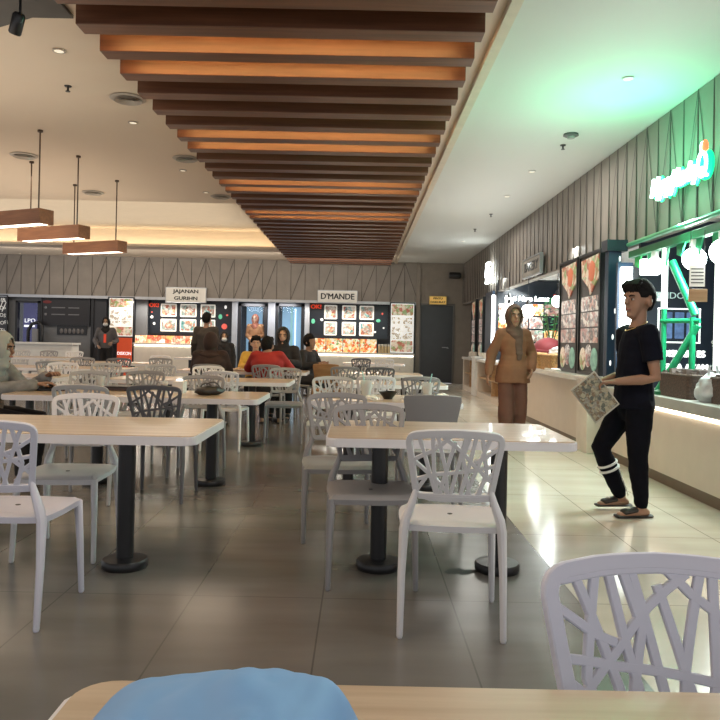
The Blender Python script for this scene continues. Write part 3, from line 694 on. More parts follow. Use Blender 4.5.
bm = bmesh.new()
for i in range(7): tube(bm, [(0, 0, .18), (.1 * math.cos(i), .1 * math.sin(i), .5), (.22 * math.cos(i), .22 * math.sin(i), .85)], .01, n=6)
obj('stem', bm, mat('plant_stem', (.06, .12, .03), .6), pl)
# bread baskets, bags on the bakery counter
WICK = mat('wicker', (.42, .24, .09), .7, var=.45, scale=45, bump=.6); BREAD = mat('bread_crust', (.55, .27, .08), .6, var=.4, scale=18)
for i, (x, y, lb) in enumerate(((2.78, 11.75, 'open wicker bread basket closest to the walking woman'), (2.82, 10.95, 'middle wicker bread basket on the bakery counter'), (2.82, 10.2, 'wicker bread basket closest to the menu light boxes'))):
    t = thing('bread_basket', lb, 'basket', (x, y, .85), R(-90), 'bread baskets on the bakery counter')
    bm = bmesh.new(); poly = rrect(-.34, .34, -.2, .2, .05)
    n = len(poly); inner = [(a * .9, b * .86) for a, b in poly]
    r0 = [bm.verts.new((a * .92, b * .9, 0)) for a, b in poly]; r1 = [bm.verts.new((a, b, .2)) for a, b in poly]; r2 = [bm.verts.new((a, b, .2)) for a, b in inner]; r3 = [bm.verts.new((a * .95, b * .95, .05)) for a, b in inner]
    for A, C in ((r0, r1), (r1, r2), (r2, r3)):
        for q in range(n): bm.faces.new((A[q], A[(q+1) % n], C[(q+1) % n], C[q]))
    bm.faces.new(r0[::-1]); bm.faces.new(r3); obj('basket', bm, WICK, t)
    obj('rim', tube(bmesh.new(), [(a, b, .2) for a, b in poly + poly[:1]], .014, n=6), WICK, t)
    for q in range(7):
        l = thing('bread_loaf', 'golden loaf in the ' + lb.replace('open ', ''), 'bread', (x + rnd.uniform(-.11, .11), y + (.24 - q * .08), 1.02), rnd.uniform(-.4, .4), 'loaves in the bread baskets')
        bm = bmesh.new(); tube(bm, [(-.09, 0, 0), (-.04, 0, .012), (.04, 0, .012), (.09, 0, 0)], [.028, .045, .045, .028], n=10); obj('crust', bm, BREAD, l, True)
        obj('score_mark', tube(bmesh.new(), [(-.05, 0, .056), (.05, 0, .056)], .004, n=6), mat('bread_pale', (.7, .5, .25), .7), l)
BAGW = mat('white_bag_plastic', (.75, .75, .73), .35, var=.1, scale=20)
def lump_bag(name, label, cat, loc, size, m, rz=0, seed=0, parts=True):
    t = thing(name, label, cat, loc, rz)
    bm = bmesh.new(); bmesh.ops.create_icosphere(bm, subdivisions=4, radius=1)
    for v in bm.verts:
        n = mnoise.noise(v.co * 2.2 + Vector((seed, 0, 0))) * .22 + mnoise.noise(v.co * 5 + Vector((0, seed, 0))) * .08
        v.co *= 1 + n
        v.co.z = max(v.co.z, -.75)
        v.co = Vector((v.co.x * size[0], v.co.y * size[1], (v.co.z + .75) * size[2] / 1.75))
    obj('bag_body', bm, m, t, 'all')
    if parts:
        bm = bmesh.new(); tube(bm, [(-size[0]*.35, 0, size[2]*.9), (-size[0]*.3, 0, size[2]*1.25), (size[0]*.1, 0, size[2]*1.3), (size[0]*.3, 0, size[2]*.9)], .012, n=6); obj('handle', bm, m, t, True)
    return t
lump_bag('plastic_bag', 'crumpled white plastic bag over the bread basket beside the plant', 'bag', (3.0, 10.6, 1.02), (.2, .3, .16), BAGW, seed=3)
lump_bag('plastic_bag', 'small crumpled white bag on the bakery counter at the elbow of the woman', 'bag', (2.85, 12.55, .85), (.15, .2, .22), BAGW, seed=5)
t = thing('red_cushion_cap', 'dark red rounded cover behind the bread baskets', 'cover', (3.5, 13.4, .95)); bm = bmesh.new(); ball(bm, (0, 0, .17), (.27, .3, .22)); obj('dome', bm, mat('dark_red_cloth', (.18, .02, .025), .7), t, True); obj('rim', lathe(bmesh.new(), [(.20, 0), (.26, .10), (.30, .15), (.26, .18)], 20), mat('dark_red_cloth', (.18, .02, .025), .7), t)
t = thing('paper_tray', 'white paper sheet tray on the edge of the bakery counter', 'tray', (2.72, 9.9, .85), R(-90)); obj('tray', B(-.3, .3, -.1, .12, 0, .025, bev=.006), WHITE, t); obj('paper', B(-.2, .25, -.08, .08, .025, .032), WLET, t)
for i in range(4):
    t = thing('display_cake', ['first', 'second', 'third', 'fourth'][i] + ' small wrapped cake from the dark corner along the far counters', 'cake', (2.86, 18.4 - i * .55 - (.5 if i > 1 else 0), .85 if i < 2 else .85), 0, 'small wrapped cakes on the far counters')
    obj('cake', lathe(bmesh.new(), [(.07, .02), (.075, .1), (.05, .14)], 14), mat('cake_cream', (.7, .62, .52), .5), t, True); obj('plate', lathe(bmesh.new(), [(.06, 0), (.1, .015), (.1, .02)], 16), WHITE, t)

# green pipe frame stall
gf = thing('green_pipe_frame', 'bright green pipe frame with fringed top beam on the near stall counter', 'frame', (2.8, 6.2, .77))
def pipe(name, a, b, r=.036, m=GREEN): return obj(name, tube(bmesh.new(), [a, b], r, n=14, cap=False), m, gf, True, world=True)
pipe('post', (2.76, 6.55, .77), (2.76, 6.55, 1.55), .025); pipe('lit_post', (2.76, 6.55, 1.55), (2.76, 6.55, 2.12), .026, mat('lit_tube', (.9, 1, .95), .4, emit=(.85, 1, .95), es=3)); pipe('post', (2.93, 6.35, 1.0), (2.93, 6.35, 1.47), .027); pipe('post', (2.80, 4.4, .77), (2.80, 4.4, 2.12), .025)
pipe('crossbar', (2.74, 6.56, 1.44), (2.97, 6.3, 1.44), .022); pipe('brace', (2.73, 6.58, .80), (2.96, 6.32, 1.40), .032); pipe('brace', (2.80, 6.5, 1.98), (2.95, 6.34, 1.49), .036)
obj('foot', lathe(bmesh.new(), [(.07, 0), (.07, .03), (.045, .05)], 18, (2.76, 6.55, .77)), GREEND, gf, True, world=True)
obj('top_beam', B(2.72, 2.80, 3.2, 7.35, 2.10, 2.17, bev=.008), GREEND, gf, world=True)
obj('top_rail', tube(bmesh.new(), [(2.70, 7.3, 2.23), (2.70, 3.2, 2.23)], .022), GREEN, gf, True, world=True)
for i in range(11):
    y = 7.2 - i * .32; s = .09 + .03 * (i % 3)
    bm = bmesh.new(); q = [(2.76, y - .08, 2.10), (2.76, y + .08, 2.10), (2.75, y + .05, 2.10 - s), (2.75, y - .03, 2.10 - s * 1.25)]
    a = [bm.verts.new(v) for v in q]; b = [bm.verts.new((v[0] + .015, v[1], v[2])) for v in q]; bm.faces.new(a); bm.faces.new(b[::-1])
    for k_ in range(4): bm.faces.new((a[(k_+1) % 4], a[k_], b[k_], b[(k_+1) % 4]))
    obj('fringe_leaf', bm, GREEN if i else LEAF, gf, world=True)
for i, (x, y, z, r) in enumerate(((2.76, 6.78, 1.96, .085), (2.76, 5.98, 1.94, .095), (2.76, 5.5, 1.94, .10))):
    t = thing('bulb_lamp', ['dazzling white globe bulb beside the green post, closest to the man', 'dazzling white globe bulb between the hanging notice and the green post', 'dazzling white globe bulb at the right edge of the view'][i], 'lamp', (x, y, z), 0, 'white globe bulbs under the green beam')
    bm = bmesh.new(); ball(bm, (0, 0, 0), r, u=20, v=14); obj('globe', bm, GLOW, t, True); obj('socket', lathe(bmesh.new(), [(.035, r * .92), (.035, r + .06), (.02, r + .08)], 14), WHITE, t, True); obj('cord', tube(bmesh.new(), [(0, 0, r + .07), (0, 0, 2.12 - z)], .008), BLACK, t)
t = thing('lit_header', 'white lit header box at the far end of the green beam', 'light', (2.80, 6.98, 1.90)); obj('diffuser', B(-.09, .07, -.04, .04, .0, .15, bev=.01), GLOW, t); obj('bracket', B(-.03, -.01, -.01, .01, .15, .21), WHITE, t)
# dark menu wall of the near stall, facing the aisle end
mw = thing('stall_menu_wall', 'dark menu wall with white lettering behind the green pipe frame', 'menu board', (3.9, 7.95, .75))
obj('panel', B(-.82, .9, 0, .06, 0, 1.85), mat('menu_wall_navy', (.014, .022, .04), .4), mw)
text('TENDO', .10, mat('cool_lettering', (.4, .5, .5), .5, emit=(.5, .65, .65), es=.4), mw, (-.52, -.012, 1.02), sx=1.1)
for i in range(2):
    text(['DISKRIM ES', 'SERBA AYAM'][i], .10, WLET, mw, (-.33, -.012, .38 - i * .15), bold=.008, sx=.95)
text('AYAM', .12, CHALK, mw, (.18, -.012, 1.0)); text('9.000', .10, CHALK, mw, (.08, -.012, .5))
bm = bmesh.new()
for a in ((-.62, -.15, .87, .885), (-.62, -.15, .5, .515)): box(bm, a[0], a[1], -.012, 0, a[2], a[3])
box(bm, -.62, -.605, -.012, 0, .5, .885); box(bm, -.165, -.15, -.012, 0, .5, .885); obj('frame_line', bm, WLET, mw)
for i in range(3): tile(mw, -.56 + i * .13, -.46 + i * .13, .55, .84, mat('menu_blue_print', (.08, .14, .3), .5, emit=(.12, .2, .42), es=.35, var=.5, scale=14), dep=0, r=.01, border=False)
tile(mw, .02, .36, .55, .76, F_MIX, dep=0, r=.01, border=False); tile(mw, .02, .36, .85, .93, mat('print_yellow', (.5, .45, .1), .5, emit=(.5, .45, .1), es=.3), dep=0, r=.01, border=False)
tile(mw, -.66, -.58, .96, 1.06, PWH, dep=0, r=.01, border=False)
t = thing('light_box', 'tall white printed light panel at the right edge, beyond the hanging notice', 'light box', (3.55, 6.9, .8)); obj('panel', B(-.15, .25, -.02, .03, 0, 1.35), mat('pale_lit_panel', (.85, .88, .86), .5, emit=(.95, 1, .97), es=1.1), t)
obj('stand', B(-.15, .25, -.02, .03, -.8, 0), GREYP, t)
for i in range(5): obj('print_icon', B(-.09, -.02, -.026, -.019, .25 + i * .19, .33 + i * .19), mat('icon_grey', (.35, .4, .42), .5), t)
nt_ = thing('hanging_notice', 'white notice with text lines above a small wooden plank, hanging from the green beam', 'notice', (2.62, 5.62, 1.56), R(-14))
obj('plank', B(-.06, .075, -.012, .012, 0, .10, bev=.003), TANW, nt_); obj('notice_sheet', B(-.055, .055, -.008, .004, .12, .29), mat('notice_paper', (.72, .72, .66), .6, emit=(1, 1, .9), es=.15), nt_)
for i in range(5): obj('text_line', B(-.045, .045, -.0105, -.0085, .145 + i * .027, .153 + i * .027), INK, nt_)
bm = bmesh.new()
for s in (-.05, .05): tube(bm, [(s, 0, .08), (s, 0, .56)], .003, n=6)
obj('string', bm, INK, nt_)
# baskets and bag on near counter
BRW = mat('dark_wicker', (.075, .045, .032), .6, var=.5, scale=60, bump=.5)
for i, (x, y, lb) in enumerate(((2.92, 6.25, 'dark woven basket beside the green post on the near counter'), (2.95, 5.35, 'dark woven basket behind the white bag at the right edge'))):
    t = thing('woven_basket', lb, 'basket', (x, y, .77), R(-90), 'dark woven baskets')
    w2 = .3
    bm = bmesh.new(); prism(bm, rrect(-w2, w2, -.2, .2, .04), 0, .2); obj('basket', bm, BRW, t)
    obj('rim', tube(bmesh.new(), [(a, b, .2) for a, b in (lambda P: P + P[:1])(rrect(-w2, w2, -.2, .2, .04))], .013, n=6), BRW, t)
    bm = bmesh.new()
    for q in range(12): box(bm, -w2 + .03 + q * .048, -w2 + .07 + q * .048, -.17 + .03 * (q % 3), .1, .2, .225 + .02 * (q % 2))
    obj('packets', bm, mat('snack_packet', (.16, .13, .12), .4, var=.6, scale=12), t)
lump_bag('plastic_bag', 'full white plastic bag standing on the near counter between the dark baskets', 'bag', (2.82, 5.72, .77), (.13, .14, .23), mat('cool_white_bag', (.55, .58, .6), .35), seed=9)
t = thing('paper_box', 'open white paper box on the counter in front of the navy pillar', 'box', (2.80, 7.3, .77)); obj('carton', B(-.09, .07, -.12, .12, 0, .12, bev=.004), WHITE, t); obj('pen', tube(bmesh.new(), [(.03, -.1, .12), (.06, -.1, .2)], .006), BLACK, t)

# ------------------------------------------------------------------ tables
def table(label, xl, xr, yc, dep=.75, posts=(0, 1), zt=.737):
    cx = (xl + xr) / 2; w = xr - xl
    t = thing('dining_table', label, 'table', (cx, yc, 0), 0, 'wood-topped dining tables')
    bm = bmesh.new(); prism(bm, rrect(-w/2 + .008, w/2 - .008, -dep/2 + .008, dep/2 - .008, .05, 6), zt - .004, zt); obj('tabletop', bm, TOPW, t)
    bm = bmesh.new(); prism(bm, rrect(-w/2, w/2, -dep/2, dep/2, .055, 6), zt - .045, zt - .004)
    bmesh.ops.bevel(bm, geom=[e for e in bm.edges if abs(e.verts[0].co.z - e.verts[1].co.z) < 1e-6], offset=.005, segments=2, affect='EDGES'); obj('edge_band', bm, EDGE, t)
    for p in posts:
        o = obj('post', lathe(bmesh.new(), [(.044, .045), (.044, zt - .05)], 24, (p - cx, 0, 0)), BLACK, t, True)
        obj('base_plate', lathe(bmesh.new(), [(.113, 0), (.118, .008), (.118, .035), (.111, .045), (.05, .052)], 32, (p - cx, 0, 0)), BLACK, o, True)
    return t
table('wood-topped table with white edge right behind the white chair in the middle', -.155, 1.06, 3.82, .78, (.12, .752))
table('long wood-topped table in the front of the left block, beside the aisle', -2.75, -.762, 3.75, .78, (-1.2, -2.25))
table('long table of the left block holding the black bag and white box', -2.76, -.77, 5.9, .78, (-1.2, -2.13))
table('table behind the gray solid-back chair, carrying the black bowl', -.39, .81, 5.9, .75, (-.075, .55))
table('long table of the left block in front of the brown-robed and red-shirted diners', -2.76, -.75, 8.1, .76, (-1.2, -2.15))
table('empty table behind the iced drink, its end sticking out to the right', -.23, .97, 8.15, .75, (.06, .70))
table('table where the red-shirted diner and the child eat', -2.6, -.75, 10.55, .76, (-1.15, -2.1))
table('table of the middle block in front of the two dark lattice chairs', -.25, .9, 10.5, .75, (.0, .65))
table('table at the far left end, behind the forearm of the gray-scarfed diner', -5.4, -3.25, 8.1, .76, (-3.7, -4.8))
table('pale table behind the white lattice chair of the far left block', -5.6, -3.3, 10.4, .76, (-3.8, -5.0))
table('far left table in front of the red standee', -5.6, -3.55, 12.7, .75, (-4.0, -5.1))
table('distant table before the JAJANAN counter', -4.2, -2.9, 16.6, .75, (-3.2, -3.9))
table('distant table in front of the long pale counter', -8.6, -5.9, 14.8, .75, (-6.4, -8.0))
table("distant table of the left block with its corner before the D'MANDE counter", -2.0, -.82, 15.4, .75, (-1.1, -1.7))
table("most distant table before the D'MANDE counter drawers", -.35, .95, 15.3, .75, (0, .6))
# the viewer's own table
vt = table('wood-topped table at the bottom of the view, carrying the blue bag', -.37, 1.35, .585, .79, (-.05, .95), .735)

# ------------------------------------------------------------------ chairs
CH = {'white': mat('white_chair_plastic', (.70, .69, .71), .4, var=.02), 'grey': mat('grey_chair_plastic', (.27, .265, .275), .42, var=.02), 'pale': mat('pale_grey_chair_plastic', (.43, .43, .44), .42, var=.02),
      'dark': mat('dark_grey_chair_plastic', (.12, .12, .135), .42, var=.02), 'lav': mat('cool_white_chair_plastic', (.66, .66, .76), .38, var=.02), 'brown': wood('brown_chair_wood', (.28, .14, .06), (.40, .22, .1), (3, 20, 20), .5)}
BZ0, BZ1 = .565, .845
def bsurf(u, v):
    w = .158 + .042 * v
    return Vector((u * w, -.215 - .075 * v + .035 * u * u, BZ0 + (BZ1 - BZ0) * v - .012 * u * u * v))
def bnorm(u, v):
    a = bsurf(u + .01, v) - bsurf(u - .01, v); b = bsurf(u, v + .01) - bsurf(u, v - .01)
    return a.cross(b).normalized()
def strip(bm, uv, hw, th, closed=False):
    """bar along a path on the curved back; octagonal section"""
    P = []
    for (a, b), (c, d) in zip(uv, uv[1:]):
        L = (bsurf(a, b) - bsurf(c, d)).length; n = max(1, int(L / .03))
        P += [(a + (c - a) * i / n, b + (d - b) * i / n) for i in range(n)]
    if not closed: P.append(uv[-1])
    N = len(P); rings = []
    for i, (u, v) in enumerate(P):
        p = bsurf(u, v)
        q0 = bsurf(*P[(i - 1) % N if closed else max(i - 1, 0)]); q1 = bsurf(*P[(i + 1) % N if closed else min(i + 1, N - 1)])
        t = (q1 - q0).normalized(); n = bnorm(u, v); s = t.cross(n).normalized(); c = .3 * th
        sec = [(-hw, -th + c), (-hw + c, -th), (hw - c, -th), (hw, -th + c), (hw, th - c), (hw - c, th), (-hw + c, th), (-hw, th - c)]
        rings.append([bm.verts.new(p + s * a + n * b) for a, b in sec])
    M = 8
    rng = range(N) if closed else range(N - 1)
    for i in rng:
        A, C = rings[i], rings[(i + 1) % N]
        for k in range(M): bm.faces.new((A[k], A[(k+1) % M], C[(k+1) % M], C[k]))
    if not closed: bm.faces.new(rings[0][::-1]); bm.faces.new(rings[-1])
FRAME_UV = [(-.95, .04), (-.955, .75), (-.955, .86), (-.935, .91), (-.90, .945), (-.85, .965), (-.78, .978), (-.5, .99), (0, .995), (.5, .99), (.78, .978), (.85, .965), (.90, .945), (.935, .91), (.955, .86), (.955, .75), (.95, .04), (.90, .005), (.6, 0), (0, 0), (-.6, 0), (-.90, .005)]
BARS = [[(-.74, .95), (-.57, .38), (-.44, .02)], [(-.46, .97), (-.47, .40), (-.40, .02)], [(-.37, .97), (-.2, .42), (-.16, .02)], [(-.93, .58), (-.55, .70), (-.28, .82), (-.05, .97)],
        [(-.9, .57), (-.57, .36), (-.3, .2), (-.1, .02)], [(-.93, .27), (-.5, .36), (0, .40), (.45, .44), (.93, .52)], [(.0, .86), (-.2, .40), (-.38, .02)], [(-.25, .93), (.1, .74), (.42, .52), (.93, .24)],
        [(.22, .96), (.05, .42), (-.1, .02)], [(.12, .74), (.26, .40), (.40, .02)], [(.30, .97), (.16, .62)], [(.42, .97), (.33, .55), (.15, .02)], [(.52, .97), (.74, .40), (.62, .02)], [(.72, .96), (.5, .46), (.30, .02)],
        [(.93, .80), (.62, .62), (.42, .56)], [(.93, .40), (.72, .28), (.55, .02)], [(-.92, .10), (-.68, .3)]]
def make_back():
    bm = bmesh.new()
    strip(bm, FRAME_UV, .0135, .0085, True)
    strip(bm, [(-.86, .95), (-.5, .965), (0, .97), (.5, .965), (.86, .95)], .014, .008); strip(bm, [(-.9, .02), (0, .03), (.9, .02)], .014, .008)
    for b in BARS: strip(bm, b, .0078, .0062)
    return bm
def make_solid_back():
    bm = bmesh.new(); n, m = 16, 10; G = []
    for s in (-1, 1):
        G.append([[bm.verts.new(bsurf((-1 + 2*i/n) * (1 - .05 * (j == m)), -.02 + 1.03 * j / m) + bnorm(0, .5) * (s * .008)) for i in range(n + 1)] for j in range(m + 1)])
    for s in (0, 1):
        for j in range(m):
            for i in range(n):
                q = (G[s][j][i], G[s][j][i+1], G[s][j+1][i+1], G[s][j+1][i]); bm.faces.new(q if s else q[::-1])
    def side(a, b): 
        for (p, q), (r, t) in zip(zip(a, b), zip(a[1:], b[1:])): bm.faces.new((p, r, t, q))
    side(G[0][0], G[1][0]); side(G[1][m], G[0][m]); side([r[0] for r in G[1]], [r[0] for r in G[0]]); side([r[n] for r in G[0]], [r[n] for r in G[1]])
    return bm
def make_seat():
    bm = bmesh.new(); n = 12; T = []; Bt = []
    for j in range(n + 1):
        rt, rb = [], []
        for i in range(n + 1):
            x = -1 + 2 * i / n; y = -1 + 2 * j / n
            rx = x * math.sqrt(max(0, 1 - .16 * y * y)); ry = y * math.sqrt(max(0, 1 - .16 * x * x))
            px, py = rx * .225, ry * .215 + .01
            e = max(abs(x), abs(y)); z = .462 - .014 * (1 - e * e) - (.014 if e == 1 else 0) - (.012 * max(0, y) ** 3)
            rt.append(bm.verts.new((px, py, z))); rb.append(bm.verts.new((px * .985, py * .985, z - (.026 if e == 1 else .02))))
        T.append(rt); Bt.append(rb)
    for j in range(n):
        for i in range(n):
            bm.faces.new((T[j][i], T[j][i+1], T[j+1][i+1], T[j+1][i])); bm.faces.new((Bt[j][i], Bt[j+1][i], Bt[j+1][i+1], Bt[j][i+1]))
    for i in range(n):
        bm.faces.new((T[0][i+1], T[0][i], Bt[0][i], Bt[0][i+1])); bm.faces.new((T[n][i], T[n][i+1], Bt[n][i+1], Bt[n][i]))
        bm.faces.new((T[i][0], T[i+1][0], Bt[i+1][0], Bt[i][0])); bm.faces.new((T[i+1][n], T[i][n], Bt[i][n], Bt[i+1][n]))
    return bm
def rear_leg(s): return tube(bmesh.new(), [(s*.208, -.245, .008), (s*.206, -.215, .25), (s*.2, -.196, .43), (s*.192, -.197, .475), (s*.166, -.190, .545), (s*.152, -.192, .6)], [(.013, .015), (.016, .02), (.02, .026), (.02, .026), (.016, .018), (.01, .009)], (1, 0, 0), 10)
def front_leg(s): return tube(bmesh.new(), [(s*.212, .215, .008), (s*.207, .2, .25), (s*.2, .188, .43), (s*.185, .17, .442)], [(.013, .014), (.016, .018), (.019, .022), (.012, .012)], (1, 0, 0), 10)
CM = {}
def mesh_of(key, f, m, smooth=True):
    k = (key, m.name)
    if k not in CM:
        bm = f(); bmesh.ops.recalc_face_normals(bm, faces=bm.faces)
        me = bpy.data.meshes.new(key); bm.to_mesh(me); bm.free(); me.materials.append(m)
        for p in me.polygons: p.use_smooth = True
        try: me.set_sharp_from_angle(angle=R(38))
        except Exception: pass
        CM[k] = me
    return CM[k]
def chair(x, yc, face, colour, label, rz=0, back='lattice', group='lattice-back plastic chairs'):
    m = CH[colour]
    t = thing('dining_chair', label, 'chair', (x, yc, 0), (0 if face > 0 else PI) + R(rz), group)
    def add(nm, me):
        o = bpy.data.objects.new(nm, me); COL.objects.link(o); o.parent = t
    add('seat', mesh_of('seat', make_seat, m)); add('drain_hole', mesh_of('drain_hole', lambda: lathe(bmesh.new(), [(.011, .444), (.011, .4497)], 16, (0, .02, 0)), BLACK))
    add('backrest', mesh_of('backrest', make_back, m) if back == 'lattice' else mesh_of('solid_backrest', make_solid_back, m))
    for s in (-1, 1):
        add('leg', mesh_of('rear_leg%d' % s, lambda: rear_leg(s), m)); add('leg', mesh_of('front_leg%d' % s, lambda: front_leg(s), m))
    return t
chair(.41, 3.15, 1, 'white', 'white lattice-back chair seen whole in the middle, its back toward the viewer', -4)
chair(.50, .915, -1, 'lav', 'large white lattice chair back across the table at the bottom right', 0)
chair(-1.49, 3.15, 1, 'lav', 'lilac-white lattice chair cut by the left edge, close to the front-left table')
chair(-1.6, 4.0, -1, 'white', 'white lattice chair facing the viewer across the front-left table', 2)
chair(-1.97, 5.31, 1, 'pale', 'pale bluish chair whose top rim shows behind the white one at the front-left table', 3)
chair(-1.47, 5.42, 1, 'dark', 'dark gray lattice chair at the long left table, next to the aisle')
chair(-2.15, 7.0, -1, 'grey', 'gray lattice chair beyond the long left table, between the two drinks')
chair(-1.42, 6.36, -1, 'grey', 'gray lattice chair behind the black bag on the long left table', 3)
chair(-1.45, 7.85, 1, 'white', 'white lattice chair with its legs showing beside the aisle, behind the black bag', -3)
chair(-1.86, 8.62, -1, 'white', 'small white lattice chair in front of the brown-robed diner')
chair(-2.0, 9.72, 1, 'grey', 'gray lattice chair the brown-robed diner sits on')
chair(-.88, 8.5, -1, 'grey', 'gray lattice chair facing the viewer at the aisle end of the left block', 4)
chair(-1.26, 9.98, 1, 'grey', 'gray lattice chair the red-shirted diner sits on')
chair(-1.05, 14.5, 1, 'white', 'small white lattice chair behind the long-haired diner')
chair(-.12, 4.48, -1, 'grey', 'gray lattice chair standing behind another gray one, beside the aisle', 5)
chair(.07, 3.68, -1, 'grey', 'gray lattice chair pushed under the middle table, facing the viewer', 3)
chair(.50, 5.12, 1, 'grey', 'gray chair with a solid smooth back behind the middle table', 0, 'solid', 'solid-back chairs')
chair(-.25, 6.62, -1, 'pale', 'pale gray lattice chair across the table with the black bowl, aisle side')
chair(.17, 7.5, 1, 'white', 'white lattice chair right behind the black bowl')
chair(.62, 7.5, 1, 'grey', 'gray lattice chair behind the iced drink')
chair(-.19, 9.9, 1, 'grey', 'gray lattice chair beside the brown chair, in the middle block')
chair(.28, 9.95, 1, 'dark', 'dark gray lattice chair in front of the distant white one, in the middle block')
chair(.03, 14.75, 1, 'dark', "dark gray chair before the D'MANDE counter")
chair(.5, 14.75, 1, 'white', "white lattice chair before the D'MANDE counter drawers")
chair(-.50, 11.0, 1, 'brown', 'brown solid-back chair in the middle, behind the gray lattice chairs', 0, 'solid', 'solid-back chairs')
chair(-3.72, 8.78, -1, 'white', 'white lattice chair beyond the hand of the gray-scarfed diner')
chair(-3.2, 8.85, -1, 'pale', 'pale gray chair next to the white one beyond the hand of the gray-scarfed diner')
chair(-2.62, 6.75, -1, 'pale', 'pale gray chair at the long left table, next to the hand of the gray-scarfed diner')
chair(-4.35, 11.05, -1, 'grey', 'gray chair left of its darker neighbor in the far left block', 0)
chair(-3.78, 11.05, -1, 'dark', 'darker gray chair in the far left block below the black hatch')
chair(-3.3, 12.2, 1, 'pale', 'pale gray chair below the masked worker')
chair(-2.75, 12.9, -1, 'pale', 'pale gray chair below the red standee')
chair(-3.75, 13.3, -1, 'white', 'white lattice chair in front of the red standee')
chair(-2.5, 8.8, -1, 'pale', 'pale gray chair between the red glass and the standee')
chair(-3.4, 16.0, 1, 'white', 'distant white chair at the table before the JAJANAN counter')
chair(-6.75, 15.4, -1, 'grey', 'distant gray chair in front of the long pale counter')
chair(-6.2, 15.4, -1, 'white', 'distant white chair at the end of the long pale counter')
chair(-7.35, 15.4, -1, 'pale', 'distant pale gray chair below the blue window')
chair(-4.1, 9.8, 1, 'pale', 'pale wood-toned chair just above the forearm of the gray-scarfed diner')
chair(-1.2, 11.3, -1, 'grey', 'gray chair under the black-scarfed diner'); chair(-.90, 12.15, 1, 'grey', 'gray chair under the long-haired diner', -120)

# ------------------------------------------------------------------ things on the tables
ZT = .737
blue = thing('blue_bag', 'crumpled light blue cloth bag lying on the table at the bottom', 'bag', (-.147, .70, ZT - .001))
bm = bmesh.new(); bmesh.ops.create_grid(bm, x_segments=48, y_segments=36, size=1)
for v in bm.verts:
    x, y = v.co.x, v.co.y
    hgt = (1 - abs(x) ** 5) * (1 - max(0, abs(y)) ** 3.2)
    hgt = max(0, hgt) ** .5 * (1 - .10 * x * x + .05 * x)
    n = mnoise.noise(Vector((x * 1.6, y * 1.6, 3.1))) * .10 + (abs(mnoise.noise(Vector((x * 3.2, y * 2.2, 8.1)))) - .2) * .10
    v.co = Vector((x * .146 * (1 + .05 * n) + .012 * y, y * .17, max(0, .107 * hgt * (1 + n))))
bb_ = obj('bag_body', bm, mat('light_blue_cloth', (.19, .39, .70), .6, var=.06, scale=8), blue, 'all')
obj('drawstring', tube(bmesh.new(), [(.10, -.02, .075), (.118, -.06, .055), (.13, -.09, .03), (.137, -.11, .006)], .003, n=6), mat('dark_cord', (.03, .04, .07), .6), blue)
def lathe_thing(name, label, cat, loc, parts):
    t = thing(name, label, cat, loc)
    for nm, prof, m in parts: obj(nm, lathe(bmesh.new(), prof, 20), m, t, True)
    return t
lathe_thing('bowl', 'small black bowl on the table behind the middle table', 'bowl', (.235, 5.8, ZT), [('bowl_body', [(.035, 0), (.04, .012), (.075, .055), (.078, .062), (.07, .06), (.035, .02)], mat('black_ceramic', (.012, .012, .013), .3)), ('leftover', [(.02, .022), (.05, .035), (.03, .04)], mat('leftover_soup', (.2, .1, .04), .5))])
CUP = mat('frosted_cup', (.72, .74, .72), .25, alpha=.55); TEA = mat('milky_tea', (.45, .36, .26), .3); TEA2 = mat('brown_tea', (.18, .055, .02), .2); RED = mat('red_syrup', (.25, .012, .012), .2)
def cup(label, x, y, h, r, m, straw=True, s=1):
    t = lathe_thing('drink_cup', label, 'drink', (x, y, ZT), [('cup', [(r * .75, 0), (r, h), (r * .96, h), (r * .72, .006)], CUP), ('drink', [(r * .7, .008), (r * .9, h * .75)], m)])
    if straw: obj('straw', tube(bmesh.new(), [(0, 0, .02), (.02 * s, 0, h), (.035 * s, 0, h + .07)], .005, n=8), mat('teal_straw', (.25, .5, .48), .4), t, True)
cup('clear cup of iced milky drink with a teal straw', .565, 5.95, .13, .045, TEA)
cup('glass of dark brown tea on the long left table', -2.19, 6.1, .12, .04, TEA2, False)
cup('glass of dark red drink on the long left table beside the white box', -1.66, 6.12, .085, .036, RED, False)
for i, x in enumerate((-2.98, -2.8)): cup(['yellowish cup on the far left table, beside its twin', 'yellowish cup closer to the aisle, one of two on a far table'][i], x - .55, 8.0, .08, .04, mat('orange_drink', (.55, .32, .08), .3), False)
cup('crumpled-looking clear cup beside the black bowl', .06, 5.95, .14, .05, mat('cup_ice', (.6, .6, .58), .3), True, -1)
def crumple(label, loc, r, m=WHITE, seed=1, flat=.55, name='crumpled_tissue', cat='tissue'):
    bm = bmesh.new(); bmesh.ops.create_icosphere(bm, subdivisions=3, radius=r)
    for v in bm.verts:
        v.co *= 1 + .5 * mnoise.noise(v.co / r * 2.3 + Vector((seed, seed, 0))); v.co.z = max(-r * .5, v.co.z) * flat
    zmin = min(v.co.z for v in bm.verts)
    bmesh.ops.translate(bm, verts=bm.verts, vec=(0, 0, -zmin))
    o = obj(name, bm, m); o.location = loc; tag(o, label, cat); return o
crumple('crumpled white tissue beside the iced drink', (.68, 5.85, ZT), .06, seed=2); crumple('crumpled white tissue in front of the black bowl, aisle side', (.1, 5.68, ZT), .05, seed=6); crumple('crumpled white wrapper right of the black bowl', (.37, 5.66, ZT), .045, seed=9)
t = thing('tissue_box', 'white tissue box on the long left table beside the black bag', 'box', (-1.49, 5.98, ZT)); obj('carton', B(-.045, .045, -.06, .06, 0, .10, bev=.004), WHITE, t); obj('tissue', B(-.02, .02, -.03, .03, .1, .115), WLET, t)
